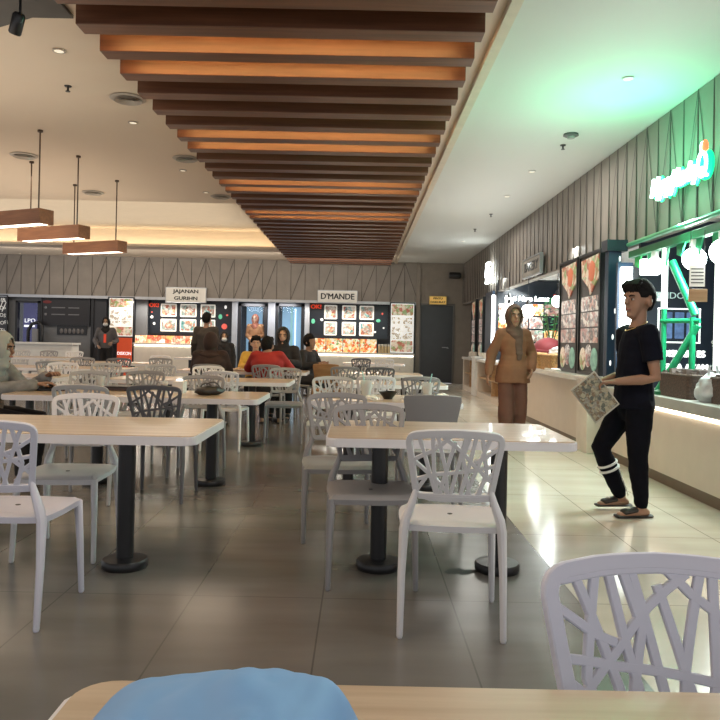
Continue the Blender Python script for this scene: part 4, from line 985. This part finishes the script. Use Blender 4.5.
hb = thing('handbag', 'slouched black handbag with looped straps on the long left table', 'bag', (-1.21, 5.85, ZT))
bm = bmesh.new(); bmesh.ops.create_icosphere(bm, subdivisions=3, radius=1)
for v in bm.verts:
    v.co *= 1 + .25 * mnoise.noise(v.co * 2); v.co = Vector((v.co.x * .12, v.co.y * .09, (max(v.co.z, -.8) + .8) * .042))
obj('bag_body', bm, mat('black_leather', (.022, .021, .02), .4), hb, 'all')
for s, r_ in ((-.03, .05), (.02, .06)): obj('strap', tube(bmesh.new(), [(s + r_ * math.cos(a), .02 * s, .045 + r_ * 1.0 * math.sin(a)) for a in [PI * i / 10 for i in range(11)]], .007, n=6), mat('bag_strap', (.10, .095, .09), .4), hb, True)
t = thing('black_tray', 'black tray with food near the hand of the gray-scarfed diner', 'tray', (-2.55, 5.98, ZT)); obj('tray', B(-.12, .12, -.09, .09, 0, .02, bev=.006), BLACK, t)
obj('food', lathe(bmesh.new(), [(.05, .02), (.06, .03), (.03, .05)], 12), mat('dark_food', (.09, .05, .03), .5, var=.5, scale=40), t, True)
t = thing('serving_tray', 'dark serving tray on the long left table beside the brown tea', 'tray', (-2.02, 6.16, ZT)); obj('tray', B(-.13, .13, -.08, .08, 0, .03, bev=.008), mat('brown_tray', (.06, .035, .03), .4), t); obj('rim', B(-.14, .14, -.09, .09, .03, .036), BLACK, t)
for i, (x, y, lb) in enumerate(((-1.45, 10.5, 'pale plate of food in front of the red-shirted diner'), (-1.75, 10.45, 'pale plate beside the child in yellow'))):
    t = lathe_thing('plate', lb, 'plate', (x, y, ZT), [('dish', [(.06, 0), (.11, .015), (.11, .02), (.06, .008)], WHITE), ('meal', [(.07, .012), (.05, .035), (.01, .045)], mat('rice_meal', (.5, .36, .2), .6, var=.5, scale=40))])
# grubby marks on the floor
for i, (px, py, w_, lb) in enumerate(((458, 571, .075, 'dark smear on the tiles between the table posts'), (342, 567, .07, 'faint brown smear on the tiles beside the table post'))):
    d = 1.2 * F / (-(px - 360) * ST + (py - 341) * CT); p = at(px, py, d)
    bm = bmesh.new(); rnd = random.Random(i + 3)
    for q in range(7):
        c = (rnd.uniform(-w_, w_), rnd.uniform(-.05, .05)); r_ = rnd.uniform(.008, .026)
        vs = [bm.verts.new((c[0] + r_ * 1.5 * rnd.uniform(.6, 1.3) * math.cos(a), c[1] + r_ * rnd.uniform(.6, 1.3) * math.sin(a), .0012 + q * .0001)) for a in [2*PI*k/12 for k in range(12)]]; bm.faces.new(vs)
    o = obj('floor_smear', bm, mat('smear_dark', (.03, .03, .03), .7) if i == 0 else mat('smear_brown', (.11, .09, .075), .7)); o.location = (p.x, p.y, 0); tag(o, lb, 'smear', kind='stuff')

# ------------------------------------------------------------------ people
SKIN = mat('skin_tan', (.30, .165, .105), .55, var=.08, scale=12); SKIN2 = mat('skin_light', (.50, .31, .21), .55, var=.08, scale=12); HAIRM = mat('black_hair', (.010, .009, .009), .85, spec=.15, var=.4, scale=60, bump=.4)
EYEW = mat('eye_white', (.42, .40, .38), .3); IRIS = mat('iris_dark', (.015, .01, .008), .2); LIP = mat('lip', (.32, .11, .09), .5); MASKM = mat('face_mask_white', (.75, .77, .78), .7)
def V3(p): return Vector(p)
def standing(**k):
    J = dict(pel=(0, 0, .90), waist=(0, 0, 1.05), chest=(0, 0, 1.25), neck=(0, 0, 1.40), head=(0, -.02, 1.535))
    for s, n in ((1, 'l'), (-1, 'r')):
        J['sh' + n] = (s*.175, 0, 1.345); J['el' + n] = (s*.225, .02, 1.08); J['wr' + n] = (s*.235, -.05, .84)
        J['hip' + n] = (s*.085, 0, .88); J['kn' + n] = (s*.095, -.01, .47); J['an' + n] = (s*.1, .02, .07)
    J.update(k); return J
def seated(**k):
    J = dict(pel=(0, 0, .54), waist=(0, -.0, .68), chest=(0, -.02, .87), neck=(0, -.04, 1.03), head=(0, -.07, 1.155))
    for s, n in ((1, 'l'), (-1, 'r')):
        J['sh' + n] = (s*.175, -.03, .97); J['el' + n] = (s*.235, -.12, .76); J['wr' + n] = (s*.13, -.31, .80)
        J['hip' + n] = (s*.085, -.02, .53); J['kn' + n] = (s*.12, -.40, .52); J['an' + n] = (s*.12, -.36, .07)
    J.update(k); return J
def head_matrix(J, yaw=0, pitch=0, s=1):
    return Matrix.Translation(J['head']) @ Euler((pitch, 0, yaw)).to_matrix().to_4x4() @ Matrix.Diagonal((s, s, s, 1))
def fingers(bm, wr, direc, palmn, side, curl=.5, s=1):
    """four unequal bent fingers and a thumb leaving the side of the palm"""
    d = V3(direc).normalized(); n = (V3(palmn) - d * V3(palmn).dot(d)).normalized(); a = d.cross(n) * side
    w = V3(wr)
    for i, L in enumerate((.066, .075, .070, .055)):
        o = w + d * (.092 * s) + a * ((-.030 + .020 * i) * -1 * s)
        p = [o - d * .015 * s, o]; cur = o; ang = 0
        for f in (.45, .32, .25):
            ang += curl * .75; st = (d * math.cos(ang) + n * math.sin(ang)) * (L * f * s); cur = cur + st; p.append(cur)
        tube(bm, p, [.0085*s, .0088*s, .0082*s, .0075*s, .0062*s], n=8)
    o = w + d * .03 * s + a * .03 * s
    tube(bm, [o - a * .012 * s, o + (a * .018 + d * .02 + n * .006) * s, o + (a * .026 + d * .043 + n * .016) * s, o + (a * .026 + d * .063 + n * .024) * s], [.011*s, .0105*s, .0095*s, .007*s], n=8)
def person(label, loc, rz, J, vox=.014, skin=SKIN, top=None, bottom=None, sleeve=1.0, hem=.0, flare=1.0, head='hair', scarf=None, yaw=0, pitch=0, mask=False, group=None, hands=None, sc=1, tw=1, loose=0, hemz=None, facial=True, curl=.5, bloff=.013, longhair=False, hood=False, hs=1):
    """one figure; local front is -y, its left is +x"""
    bm = bmesh.new(); X = (1, 0, 0)
    pel, wa, ch, ne, he = (V3(J[k]) for k in ('pel', 'waist', 'chest', 'neck', 'head'))
    tube(bm, [pel - V3((0, 0, .04)), pel, wa, ch, ch + (ne - ch) * .55, ne], [(.14*tw, .10*tw), (.155*tw, .11*tw), (.13*tw, .095*tw), (.16*tw, .11*tw), (.13*tw, .085), (.055, .055)], X, 16)
    tube(bm, [ne - V3((0, 0, .05)), he - V3((0, -.015, .05))], [.056, .05], n=12)
    for n in 'lr':
        s = 1 if n == 'l' else -1
        sh, el, wr = V3(J['sh'+n]), V3(J['el'+n]), V3(J['wr'+n])
        tube(bm, [ch + (ne - ch) * .5 + V3((s*.06, 0, 0)), sh], [.062, .055], n=10)
        tube(bm, [sh, sh + (el - sh) * .5, el, el + (wr - el) * .35, wr], [.052, .046, .037, .038, .026], n=12)
        dr = (wr - el).normalized(); pn = V3(J.get('palm' + n, (-s, 0, 0))); pn = (pn - dr * pn.dot(dr)).normalized()
        tube(bm, [wr, wr + dr * .04, wr + dr * .088], [(.028, .02), (.042, .016), (.038, .013)], dr.cross(pn), 10)
        hp, kn, an = V3(J['hip'+n]), V3(J['kn'+n]), V3(J['an'+n])
        tube(bm, [hp, hp + (kn - hp) * .5, kn, kn + (an - kn) * .3, an], [.088, .074, .056, .055, .036], n=12)
        ft = V3(J.get('toe' + n, (0, -1, 0))).normalized()
        tube(bm, [an - ft * .03 + V3((0, 0, -.035)), an + ft * .06 + V3((0, 0, -.035)), an + ft * .165 + V3((0, 0, -.05))], [(.033, .03), (.04, .028), (.036, .016)], ft.cross(V3((0, 0, 1))), 10)
    HM = head_matrix(J, yaw, pitch, hs)
    hb_ = bmesh.new()
    ball(hb_, (0, .012, .035), (.076, .098, .098), u=20, v=14)
    tube(hb_, [(0, -.028, .03), (0, -.042, -.04), (0, -.052, -.085)], [(.066, .05), (.058, .045), (.036, .030)], X, 14)
    tube(hb_, [(0, -.086, .028), (0, -.108, -.012)], [(.010, .010), (.017, .013)], X, 8)
    ball(hb_, (0, -.092, -.045), (.024, .012, .012)); ball(hb_, (0, -.078, -.088), (.024, .018, .016)); ball(hb_, (0, -.078, .045), (.05, .018, .012))
    for s in (-1, 1): ball(hb_, (s*.082, .014, .0), (.014, .024, .036))
    hb_.transform(HM); me_ = bpy.data.meshes.new('h'); hb_.to_mesh(me_); hb_.free(); bm.from_mesh(me_); bpy.data.meshes.remove(me_)
    bm = bake(bm, [('REMESH', dict(mode='VOXEL', voxel_size=vox)), ('SMOOTH', dict(factor=.5, iterations=3))])
    for n in 'lr':
        s = 1 if n == 'l' else -1; el, wr = V3(J['el'+n]), V3(J['wr'+n])
        fingers(bm, wr, wr - el, J.get('palm' + n, (-s, 0, 0)), J.get('thumb' + n, s), J.get('curl' + n, curl))
    body = obj('person', bm, skin, None, 'all'); tag(body, label, 'person', group)
    body.location = loc; body.rotation_euler = (0, 0, rz); body.scale = (sc, sc, sc)
    def part(name, bm, m, smooth='all'): return obj(name, bm, m, body, smooth)
    wr_mods = lambda v: [('REMESH', dict(mode='VOXEL', voxel_size=v)), ('SMOOTH', dict(factor=.5, iterations=4))]
    def wrinkle(bm, amp, f=14):
        bm.normal_update()
        for v in bm.verts: v.co += v.normal * (amp * mnoise.noise(v.co * f) + amp * .6 * mnoise.noise(Vector((v.co.x * 6, v.co.y * 6, v.co.z * 30))))
        return bm
    # lower garment
    if bottom:
        b = bmesh.new(); o = bloff
        tube(b, [pel - V3((0, 0, .05)), pel, pel + (wa - pel) * .7], [(.145*tw + o, .105*tw + o), (.16*tw + o, .115*tw + o), (.14*tw + o, .10*tw + o)], X, 16)
        for n in 'lr':
            hp, kn, an = V3(J['hip'+n]), V3(J['kn'+n]), V3(J['an'+n]); e = an + (kn - an) * .08
            tube(b, [hp, hp + (kn - hp) * .5, kn, kn + (e - kn) * .35, e], [.095 + o, .08 + o, .062 + o + loose * .4, .06 + o + loose * .7, .042 + o * .7 + loose], n=14)
        part('trousers', wrinkle(bake(b, wr_mods(vox)), .005), bottom)
    # upper garment
    if top:
        b = bmesh.new(); o = .016
        hz = hemz if hemz is not None else (pel.z - .02 if pel.z > .7 else pel.z + .02)
        base = V3((pel.x, pel.y, hz))
        tube(b, [base, base + (wa - base) * .5, wa, ch, ch + (ne - ch) * .6, ne - V3((0, 0, .015))], [(.165*tw*flare + o, .12*tw*flare + o), (.15*tw*flare + o, .112*tw*flare + o), (.145*tw + o, .11*tw + o), (.165*tw + o, .115*tw + o), (.135*tw + o, .085 + o), (.062 + o * .4, .062 + o * .4)], X, 18, cap=False)
        for n in 'lr':
            s = 1 if n == 'l' else -1; sh, el, wr = V3(J['sh'+n]), V3(J['el'+n]), V3(J['wr'+n])
            tube(b, [ch + (ne - ch) * .5 + V3((s*.05, 0, 0)), sh], [.07 + o * .5, .064 + o * .5], n=12)
            if sleeve >= 1: tube(b, [sh, sh + (el - sh) * .5, el, wr - (wr - el) * .06], [.062 + o*.5, .058 + o*.5, .05 + o*.5 + .01*flare, .04 + .012*flare], n=12)
            else: tube(b, [sh, sh + (el - sh) * sleeve], [.064 + o*.5, .06 + o*.6], n=12, cap=False)
        part('shirt' if head != 'scarf' else 'tunic', wrinkle(bake(b, wr_mods(vox)), .005), top)
    # feet
    for n in 'lr':
        an = V3(J['an'+n]); ft = V3(J.get('toe' + n, (0, -1, 0))).normalized(); sd = ft.cross(V3((0, 0, 1)))
        b = bmesh.new(); zz = an.z - .07
        tube(b, [V3((an.x, an.y, zz + .012)) - ft * .07, V3((an.x, an.y, zz + .012)) + ft * .06, V3((an.x, an.y, zz + .012)) + ft * .185], [(.036, .011), (.043, .011), (.044, .011)], sd, 12)
        tube(b, [V3((an.x, an.y, zz + .055)) + ft * .05 , V3((an.x, an.y, zz + .038)) + ft * .13], [(.046, .02), (.044, .02)], sd, 12)
        part('sandal', b, J.get('shoe', BLACK), True)
    # head dress
    def headmesh(b): b.transform(HM); return b
    if facial:
        for s in (-1, 1):
            e = part('eye', headmesh(ball(bmesh.new(), (s*.031, -.081, .014), (.0125, .009, .0062), u=12, v=8)), EYEW)
            obj('iris', headmesh(ball(bmesh.new(), (s*.031, -.0868, .0145), (.0066, .005, .0062), u=10, v=8)), IRIS, body).parent = e
            b = tube(bmesh.new(), [(s*.014, -.094, .034), (s*.032, -.095, .040), (s*.050, -.083, .035)], [(.003, .004), (.004, .005), (.002, .003)], n=6); part('eyebrow', headmesh(b), HAIRM)
        if not mask: part('mouth', headmesh(tube(bmesh.new(), [(-.024, -.092, -.050), (0, -.104, -.048), (.024, -.092, -.050)], [(.003, .004), (.008, .006), (.003, .004)], n=8)), LIP)
    if mask:
        b = bmesh.new(); ball(b, (0, -.06, -.045), (.066, .06, .052)); part('face_mask', headmesh(b), MASKM)
    if head == 'hair':
        b = bmesh.new(); bmesh.ops.create_icosphere(b, subdivisions=4, radius=1)
        for v in list(b.verts):
            d = v.co.normalized()
            thick = 1.10 + .05 * mnoise.noise(d * 5) + .03 * mnoise.noise(d * 14)
            p = Vector((d.x * .079, d.y * .101 + .014, d.z * .101 + .038)) * 1
            p = Vector((d.x * .083, d.y * (.091 if d.y < 0 else .106), d.z * .112)) * thick + Vector((0, .014, .036))
            # hairline: forehead in front, ears at the side, nape behind
            line = .055 if d.y < -.55 else (.005 if d.y < .1 else -.05)
            if abs(d.x) > .45 and -.70 < d.y <= -.16: line = .024
            if abs(d.x) > .45 and -.16 < d.y <= .36: line = .036
            if longhair: line = .055 if d.y < -.5 else -.24
            if p.z < line:
                if longhair and d.y > -.5: p = Vector((p.x * 1.08, p.y * 1.02 + .02, p.z * 1.9))
                else: p = Vector((d.x * .066, d.y * .085 + .014, max(p.z, line - .01)))
            v.co = p
        part('hair', headmesh(b), HAIRM)
        if not longhair:
            b = bmesh.new(); rr = random.Random(5)
            for i in range(11):
                x = -.065 + i * .013; tube(b, [(x * .8, -.04, .130), (x * .98, -.070, .108), (x * 1.05, -.086 + abs(x) * .45, .064 + rr.uniform(-.016, .010))], [.018, .015, .004], n=6)
            part('fringe', headmesh(b), HAIRM, True)
    if head == 'scarf':
        b = bmesh.new(); bmesh.ops.create_uvsphere(b, u_segments=36, v_segments=26, radius=1)
        dele = []
        for v in b.verts:
            d = v.co.copy(); v.co = Vector((d.x * .093, d.y * .115 + .012, d.z * .132 + .012))
            e = (d.x / .56) ** 2 + ((d.z + .10) / .72) ** 2
            if d.y < 0 and e < 1 and not hood: dele.append(v)
        if not hood: bmesh.ops.delete(b, geom=dele, context='VERTS')
        b = headmesh(b)
        part('headscarf', bake(b, [('SOLIDIFY', dict(thickness=.012, offset=1)), ('SMOOTH', dict(factor=.5, iterations=2))]), scarf)
        b = bmesh.new(); h0 = he + V3((0, .01, -.07))
        tube(b, [h0 + V3((0, 0, .03)), h0 + V3((0, 0, -.045)), ne + V3((0, -.01, -.02)), ch + V3((0, -.015, .105)), ch + V3((0, -.03, .03))], [(.088, .098), (.085, .092), (.115, .10), (.135*tw, .118*tw), (.085*tw, .105*tw)], X, 18)
        if J.get('tail'): tube(b, [ch + V3((.03, -.075, .09)), ch + V3((.035, -.118, -.04)), wa + V3((.045, -.135, .02)), wa + V3((.04, -.14, -.05))], [(.07, .02), (.06, .016), (.045, .014), (.035, .012)], X, 12)
        part('scarf_drape', wrinkle(bake(b, wr_mods(vox)), .010, 9), scarf)
    return body

# the young man with the newspaper
SH = mat('black_tshirt_cotton', (.004, .005, .011), .9, var=.2, scale=10, spec=.15); TR = mat('black_track_cloth', (.003, .0035, .007), .9, var=.2, scale=10, spec=.15)
sc = 1.0
# local axes: front -y faces world -x when rz = -90 deg; local +x (his left) faces world -y (the viewer)
J = standing(pel=(0, .0, .80), waist=(0, .0, .97), chest=(0, .03, 1.19), neck=(0, .02, 1.36), head=(0, .018, 1.52), shl=(.175, .03, 1.295), ell=(.225, .065, .985), wrl=(.16, -.18, .955), shr=(-.175, .0, 1.295), elr=(-.20, .02, 1.0), wrr=(-.06, -.24, .93),
    hipl=(.085, .01, .79), knl=(.10, .0, .43), anl=(.10, .035, .07), hipr=(-.085, -.01, .79), knr=(-.10, -.195, .455), anr=(-.12, -.03, .095), palml=(0, 0, -1), palmr=(0, 0, 1), curll=.8, curlr=.35, toel=(.12, -1, 0), toer=(.1, -1, 0), shoe=mat('sandal_black', (.018, .017, .016), .5), thumbl=-1, thumbr=-1)
man = person('young man in black T-shirt and track pants standing with a folded newspaper', (1.972, 5.17, 0), R(-90), J, .0075, SKIN, SH, TR, sleeve=.62, head='hair', yaw=R(26), hemz=.76, flare=1.04, bloff=.008, hs=1.10)
def ring_band(a, b, r, m, name):
    bm = tube(bmesh.new(), [a, b], r, n=18, cap=False); return obj(name, bm, m, man, True)
WST = mat('white_stripe_cloth', (.75, .75, .73), .7)
kn, an = Vector(J['knr']), Vector(J['anr'])
for f in (.30, .40): 
    a = kn + (an - kn) * f; ring_band(a, a + (an - kn) * .035, (.077, .077), WST, 'trouser_stripe')
bm = tube(bmesh.new(), [kn + (an - kn) * f + Vector((.03, .068 - .02 * f, .005)) for f in (.45, .6, .8, .95)], .005, n=6); obj('trouser_piping', bm, WST, man, True)
ne = Vector(J['neck'])
obj('necklace', tube(bmesh.new(), [ne + Vector((.068 * math.cos(a), .074 * math.sin(a) - .012, -.012 + .034 * math.sin(a))) for a in [2*PI*i/24 for i in range(25)]], .0035, n=6), mat('gold_chain', (.5, .35, .12), .35, .8), man, True)
for n_ in 'lr':
    a_ = Vector(J['an' + n_]); ft = Vector(J['toe' + n_]).normalized()
    obj('sandal_buckle', ball(bmesh.new(), Vector((a_.x, a_.y, a_.z - .005)) + ft * .10, (.018, .018, .006), u=10, v=6), mat('pale_buckle', (.5, .48, .42), .5), man)
# newspaper hanging from his hands
np_ = thing('newspaper', 'folded colored newspaper held low by the standing man', 'newspaper', (1.645, 5.02, .825), R(0))
PAPER = food('newspaper_print', [(.24, .22, .14), (.07, .08, .06), (.36, .33, .22), (.16, .10, .05), (.28, .29, .24)], 40, .0); PAPERW = mat('newsprint_margin', (.52, .49, .42), .7)
def sheet(dx, dz, th, w, h, m, off):
    bm = bmesh.new(); bmesh.ops.create_grid(bm, x_segments=8, y_segments=8, size=.5)
    for v in bm.verts:
        x, z = v.co.x * w, v.co.y * h; v.co = Vector((x, .02 * math.sin(x * 9) + off, z))
    bm.transform(Matrix.Translation((dx, 0, dz)) @ Matrix.Rotation(th, 4, 'Y'))
    return bake(bm, [('SOLIDIFY', dict(thickness=.006, offset=0))])
obj('front_page', sheet(0, .02, R(-38), .20, .27, PAPER, -.010), PAPER, np_); obj('inner_pages', sheet(.002, .018, R(-38), .222, .292, PAPERW, .002), PAPERW, np_)

# walking woman
TUN = mat('tan_tunic', (.19, .080, .040), .8, var=.2, scale=5); PANT = mat('brown_trousers', (.11, .042, .028), .8, var=.15, scale=5); SCF = mat('dark_brown_scarf', (.10, .055, .04), .8, var=.25, scale=8)
JW = standing(tail=1, shl=(.155, 0, 1.33), shr=(-.155, 0, 1.33), wrl=(.20, -.13, .90), ell=(.25, .04, 1.08), wrr=(-.31, -.02, .83), elr=(-.26, .04, 1.08), knr=(-.09, -.05, .47), anl=(.09, .06, .07), anr=(-.10, -.10, .07))
person('woman in brown headscarf, tan tunic and brown trousers walking toward the viewer', (1.915, 9.0, 0), R(4), JW, .012, SKIN, TUN, PANT, head='scarf', scarf=SCF, hemz=.72, flare=1.34, loose=.03, bloff=.02, tw=.95, hs=1.1)
# others
GRN = mat('dark_olive_shirt', (.035, .028, .022), .8); BRB = mat('dark_brown_robe', (.030, .014, .010), .85, var=.2); REDS = mat('red_shirt_cloth', (.30, .015, .012), .8); DKC = mat('dark_cloth', (.015, .014, .016), .85); GRC = mat('grey_uniform', (.13, .125, .135), .8); YEL = mat('yellow_shirt', (.55, .33, .05), .8); TANC = mat('tan_cardigan', (.48, .24, .11), .8); GREYS = mat('grey_scarf_cloth', (.36, .37, .34), .8, var=.1); GREYT = mat('grey_blouse', (.22, .215, .21), .85, var=.2, scale=20)
wk = person('masked worker in grey uniform and black headscarf beside the red standee', (at(106, 330, 18.6).x, 18.6, 0), R(10), standing(wrl=(.20, -.24, 1.02), wrr=(-.16, -.24, .95), ell=(.27, .03, 1.07), elr=(-.27, .03, 1.07)), .016, SKIN2, GRC, DKC, head='scarf', scarf=DKC, mask=True)
obj('lanyard', B(-.03, .03, -.142, -.13, 1.02, 1.24), REDP, wk)
person('man in dark shirt standing with his back turned before the JAJANAN counter', (at(206, 340, 14.2).x, 14.2, 0), R(180), standing(wrl=(.26, -.1, .85), wrr=(-.26, -.1, .85)), .016, SKIN, GRN, DKC, head='hair', sc=1.01, tw=1.12, facial=False)
person('woman in tan cardigan and headscarf standing behind the first glass door', (at(255, 340, 21.55).x, 21.55, .12), R(-8), standing(wrl=(.06, -.2, 1.0), wrr=(-.06, -.2, .98)), .016, SKIN2, TANC, DKC, head='scarf', scarf=mat('rust_scarf', (.34, .12, .07), .8), sc=1.08)
struct('trim_4', B(at(237, 340, DW).x, at(305, 340, DW).x, DW + .13, DW + 1.5, 0, .12), GREYP)
person('diner in a dark brown robe and hood sitting with back turned at the left table', (-2.0, 9.62, 0), R(180), seated(head=(0, -.05, 1.13)), .016, SKIN, BRB, BRB, head='scarf', scarf=BRB, tw=1.25, facial=False)
person('diner in red shirt sitting with back turned', (-1.27, 9.9, 0), R(176), seated(head=(.02, -.10, 1.09), wrl=(.2, -.36, .79), wrr=(-.2, -.36, .79), ell=(.30, -.15, .79), elr=(-.30, -.15, .79)), .016, SKIN, REDS, DKC, head='hair', tw=1.3, facial=False)
person('diner in black headscarf sitting across from the red-shirted diner', (-1.2, 11.3, 0), R(0), seated(), .016, SKIN2, DKC, DKC, head='scarf', scarf=DKC, sc=1.07)
person('long-haired diner in dark clothes with head bent, at the end of the left table', (-.90, 12.15, 0), R(60), seated(), .016, SKIN, DKC, DKC, head='hair', longhair=True, facial=False)
person('child in yellow shirt sitting beside the red-shirted diner', (-1.62, 11.2, .04), R(10), seated(), .016, SKIN2, YEL, DKC, head='hair', sc=.93)
person('small person in black headscarf with a white mask behind the brown-robed diner', (at(224, 340, 13.4).x, 13.4, 0), R(15), standing(), .016, SKIN2, DKC, DKC, head='scarf', scarf=DKC, mask=True, sc=.79)
t_ch = chair(-1.62, 11.22, -1, 'pale', 'chair under the child in yellow'); 
t_gd = chair(-3.10, 5.98, 1, 'pale', 'chair at the left edge under the gray-scarfed diner', -90)
person('diner in pale gray headscarf cut by the left edge, hands on the table', (-3.10, 5.98, -.03), R(90), seated(wrl=(.02, -.50, .88), ell=(.20, -.26, .755), wrr=(-.10, -.46, .82), palml=(0, 0, -1), palmr=(0, 0, -1), head=(0, -.12, 1.10), neck=(0, -.06, 1.0), kn=(0, 0, 0)), .010, SKIN, GREYT, DKC, head='scarf', scarf=GREYS, pitch=R(8), tw=1.05)

# ------------------------------------------------------------------ light, world, camera
def area(name, loc, size, power, col, rot=(0, 0, 0), sy=None):
    l = bpy.data.lights.new(name, 'AREA'); l.energy = power; l.color = col; l.size = size
    if sy: l.shape = 'RECTANGLE'; l.size_y = sy
    o = bpy.data.objects.new(name, l); COL.objects.link(o); o.location = loc; o.rotation_euler = rot; return o
warm = (1, .80, .60); cool = (.93, 1, .98)
for x, y in ((-1.5, 2.0), (-5, 4.0), (-5, 9.0), (-7.5, 14), (-3, 13.0)):
    area('ceiling_lamp', (x, y, 3.35), 1.8, 34, warm)
for y in (2.5, 9, 14): area('aisle_lamp', (1.9, y, 3.5), 1.2, 34, (1, .97, .9))
for y in (10.2, 12.6, 15.2): area('bakery_lamp', (3.35, y, 2.45), 1.0, 45, cool, (0, R(22), 0), .25)
area('stall_lamp', (2.95, 6.0, 2.05), .9, 75, (.85, 1, .95), (0, R(38), 0), .3)
for x in (-5.8, -.5): area('back_stall_lamp', (x, DW - .2, 2.25), 2.2, 45, (1, .93, .82), (R(-15), 0, 0), .2)
for x in (-3.2, -2.2): area('back_door_fill', (x, DW - .35, 2.15), .5, 13, (.95, .95, 1), (R(30), 0, 0))  # added fill lights, no real fixtures: brighten the woman behind the glass door
area('bounce_fill', (-5, 5.0, 2.3), 5, 58, (1, .86, .70), (PI, 0, 0)); area('bounce_fill', (-5.5, 11.0, 2.35), 4, 38, (1, .84, .66), (PI, 0, 0)); area('bounce_fill', (2.0, 8.5, 2.4), 1.2, 26, (.97, 1, .96), (PI, 0, 0), 9)  # unseen upward fills added to lighten the ceilings like floor bounce
area('cove_fill', (-7, 15.6, H + .03), 8.5, 85, (1, .86, .66), (PI, 0, 0), 5.5); area('back_fascia_fill', (-4.5, 19.2, 3.2), 11, 75, (1, .9, .78), (R(62), 0, 0), .3)  # unseen fills added: one brightens the raised recess, one the back fascia
g = bpy.data.lights.new('neon_glow', 'POINT'); g.energy = 30; g.color = (.0, 1, .42); g.shadow_soft_size = .25
o = bpy.data.objects.new('neon_glow', g); COL.objects.link(o); o.location = (2.45, 6.7, 2.95)
w = bpy.data.worlds.new('hall'); scene.world = w; w.use_nodes = True
bg = w.node_tree.nodes['Background']; bg.inputs['Color'].default_value = (.97, .97, 1, 1); bg.inputs['Strength'].default_value = .7
cam = bpy.data.cameras.new('camera'); cam.sensor_width = 36; cam.lens = 36; cam.shift_y = -19 / 720; cam.clip_start = .05
co = bpy.data.objects.new('camera', cam); COL.objects.link(co)
co.matrix_world = Matrix(((CT, -ST, 0, 0), (0, 0, -1, 0), (ST, CT, 0, CAM_H), (0, 0, 0, 1)))
scene.camera = co
scene.view_settings.view_transform = 'Standard'
scene.view_settings.look = 'None'
scene.view_settings.exposure = .2
scene.cycles.use_denoising = True
scene.cycles.max_bounces = 8
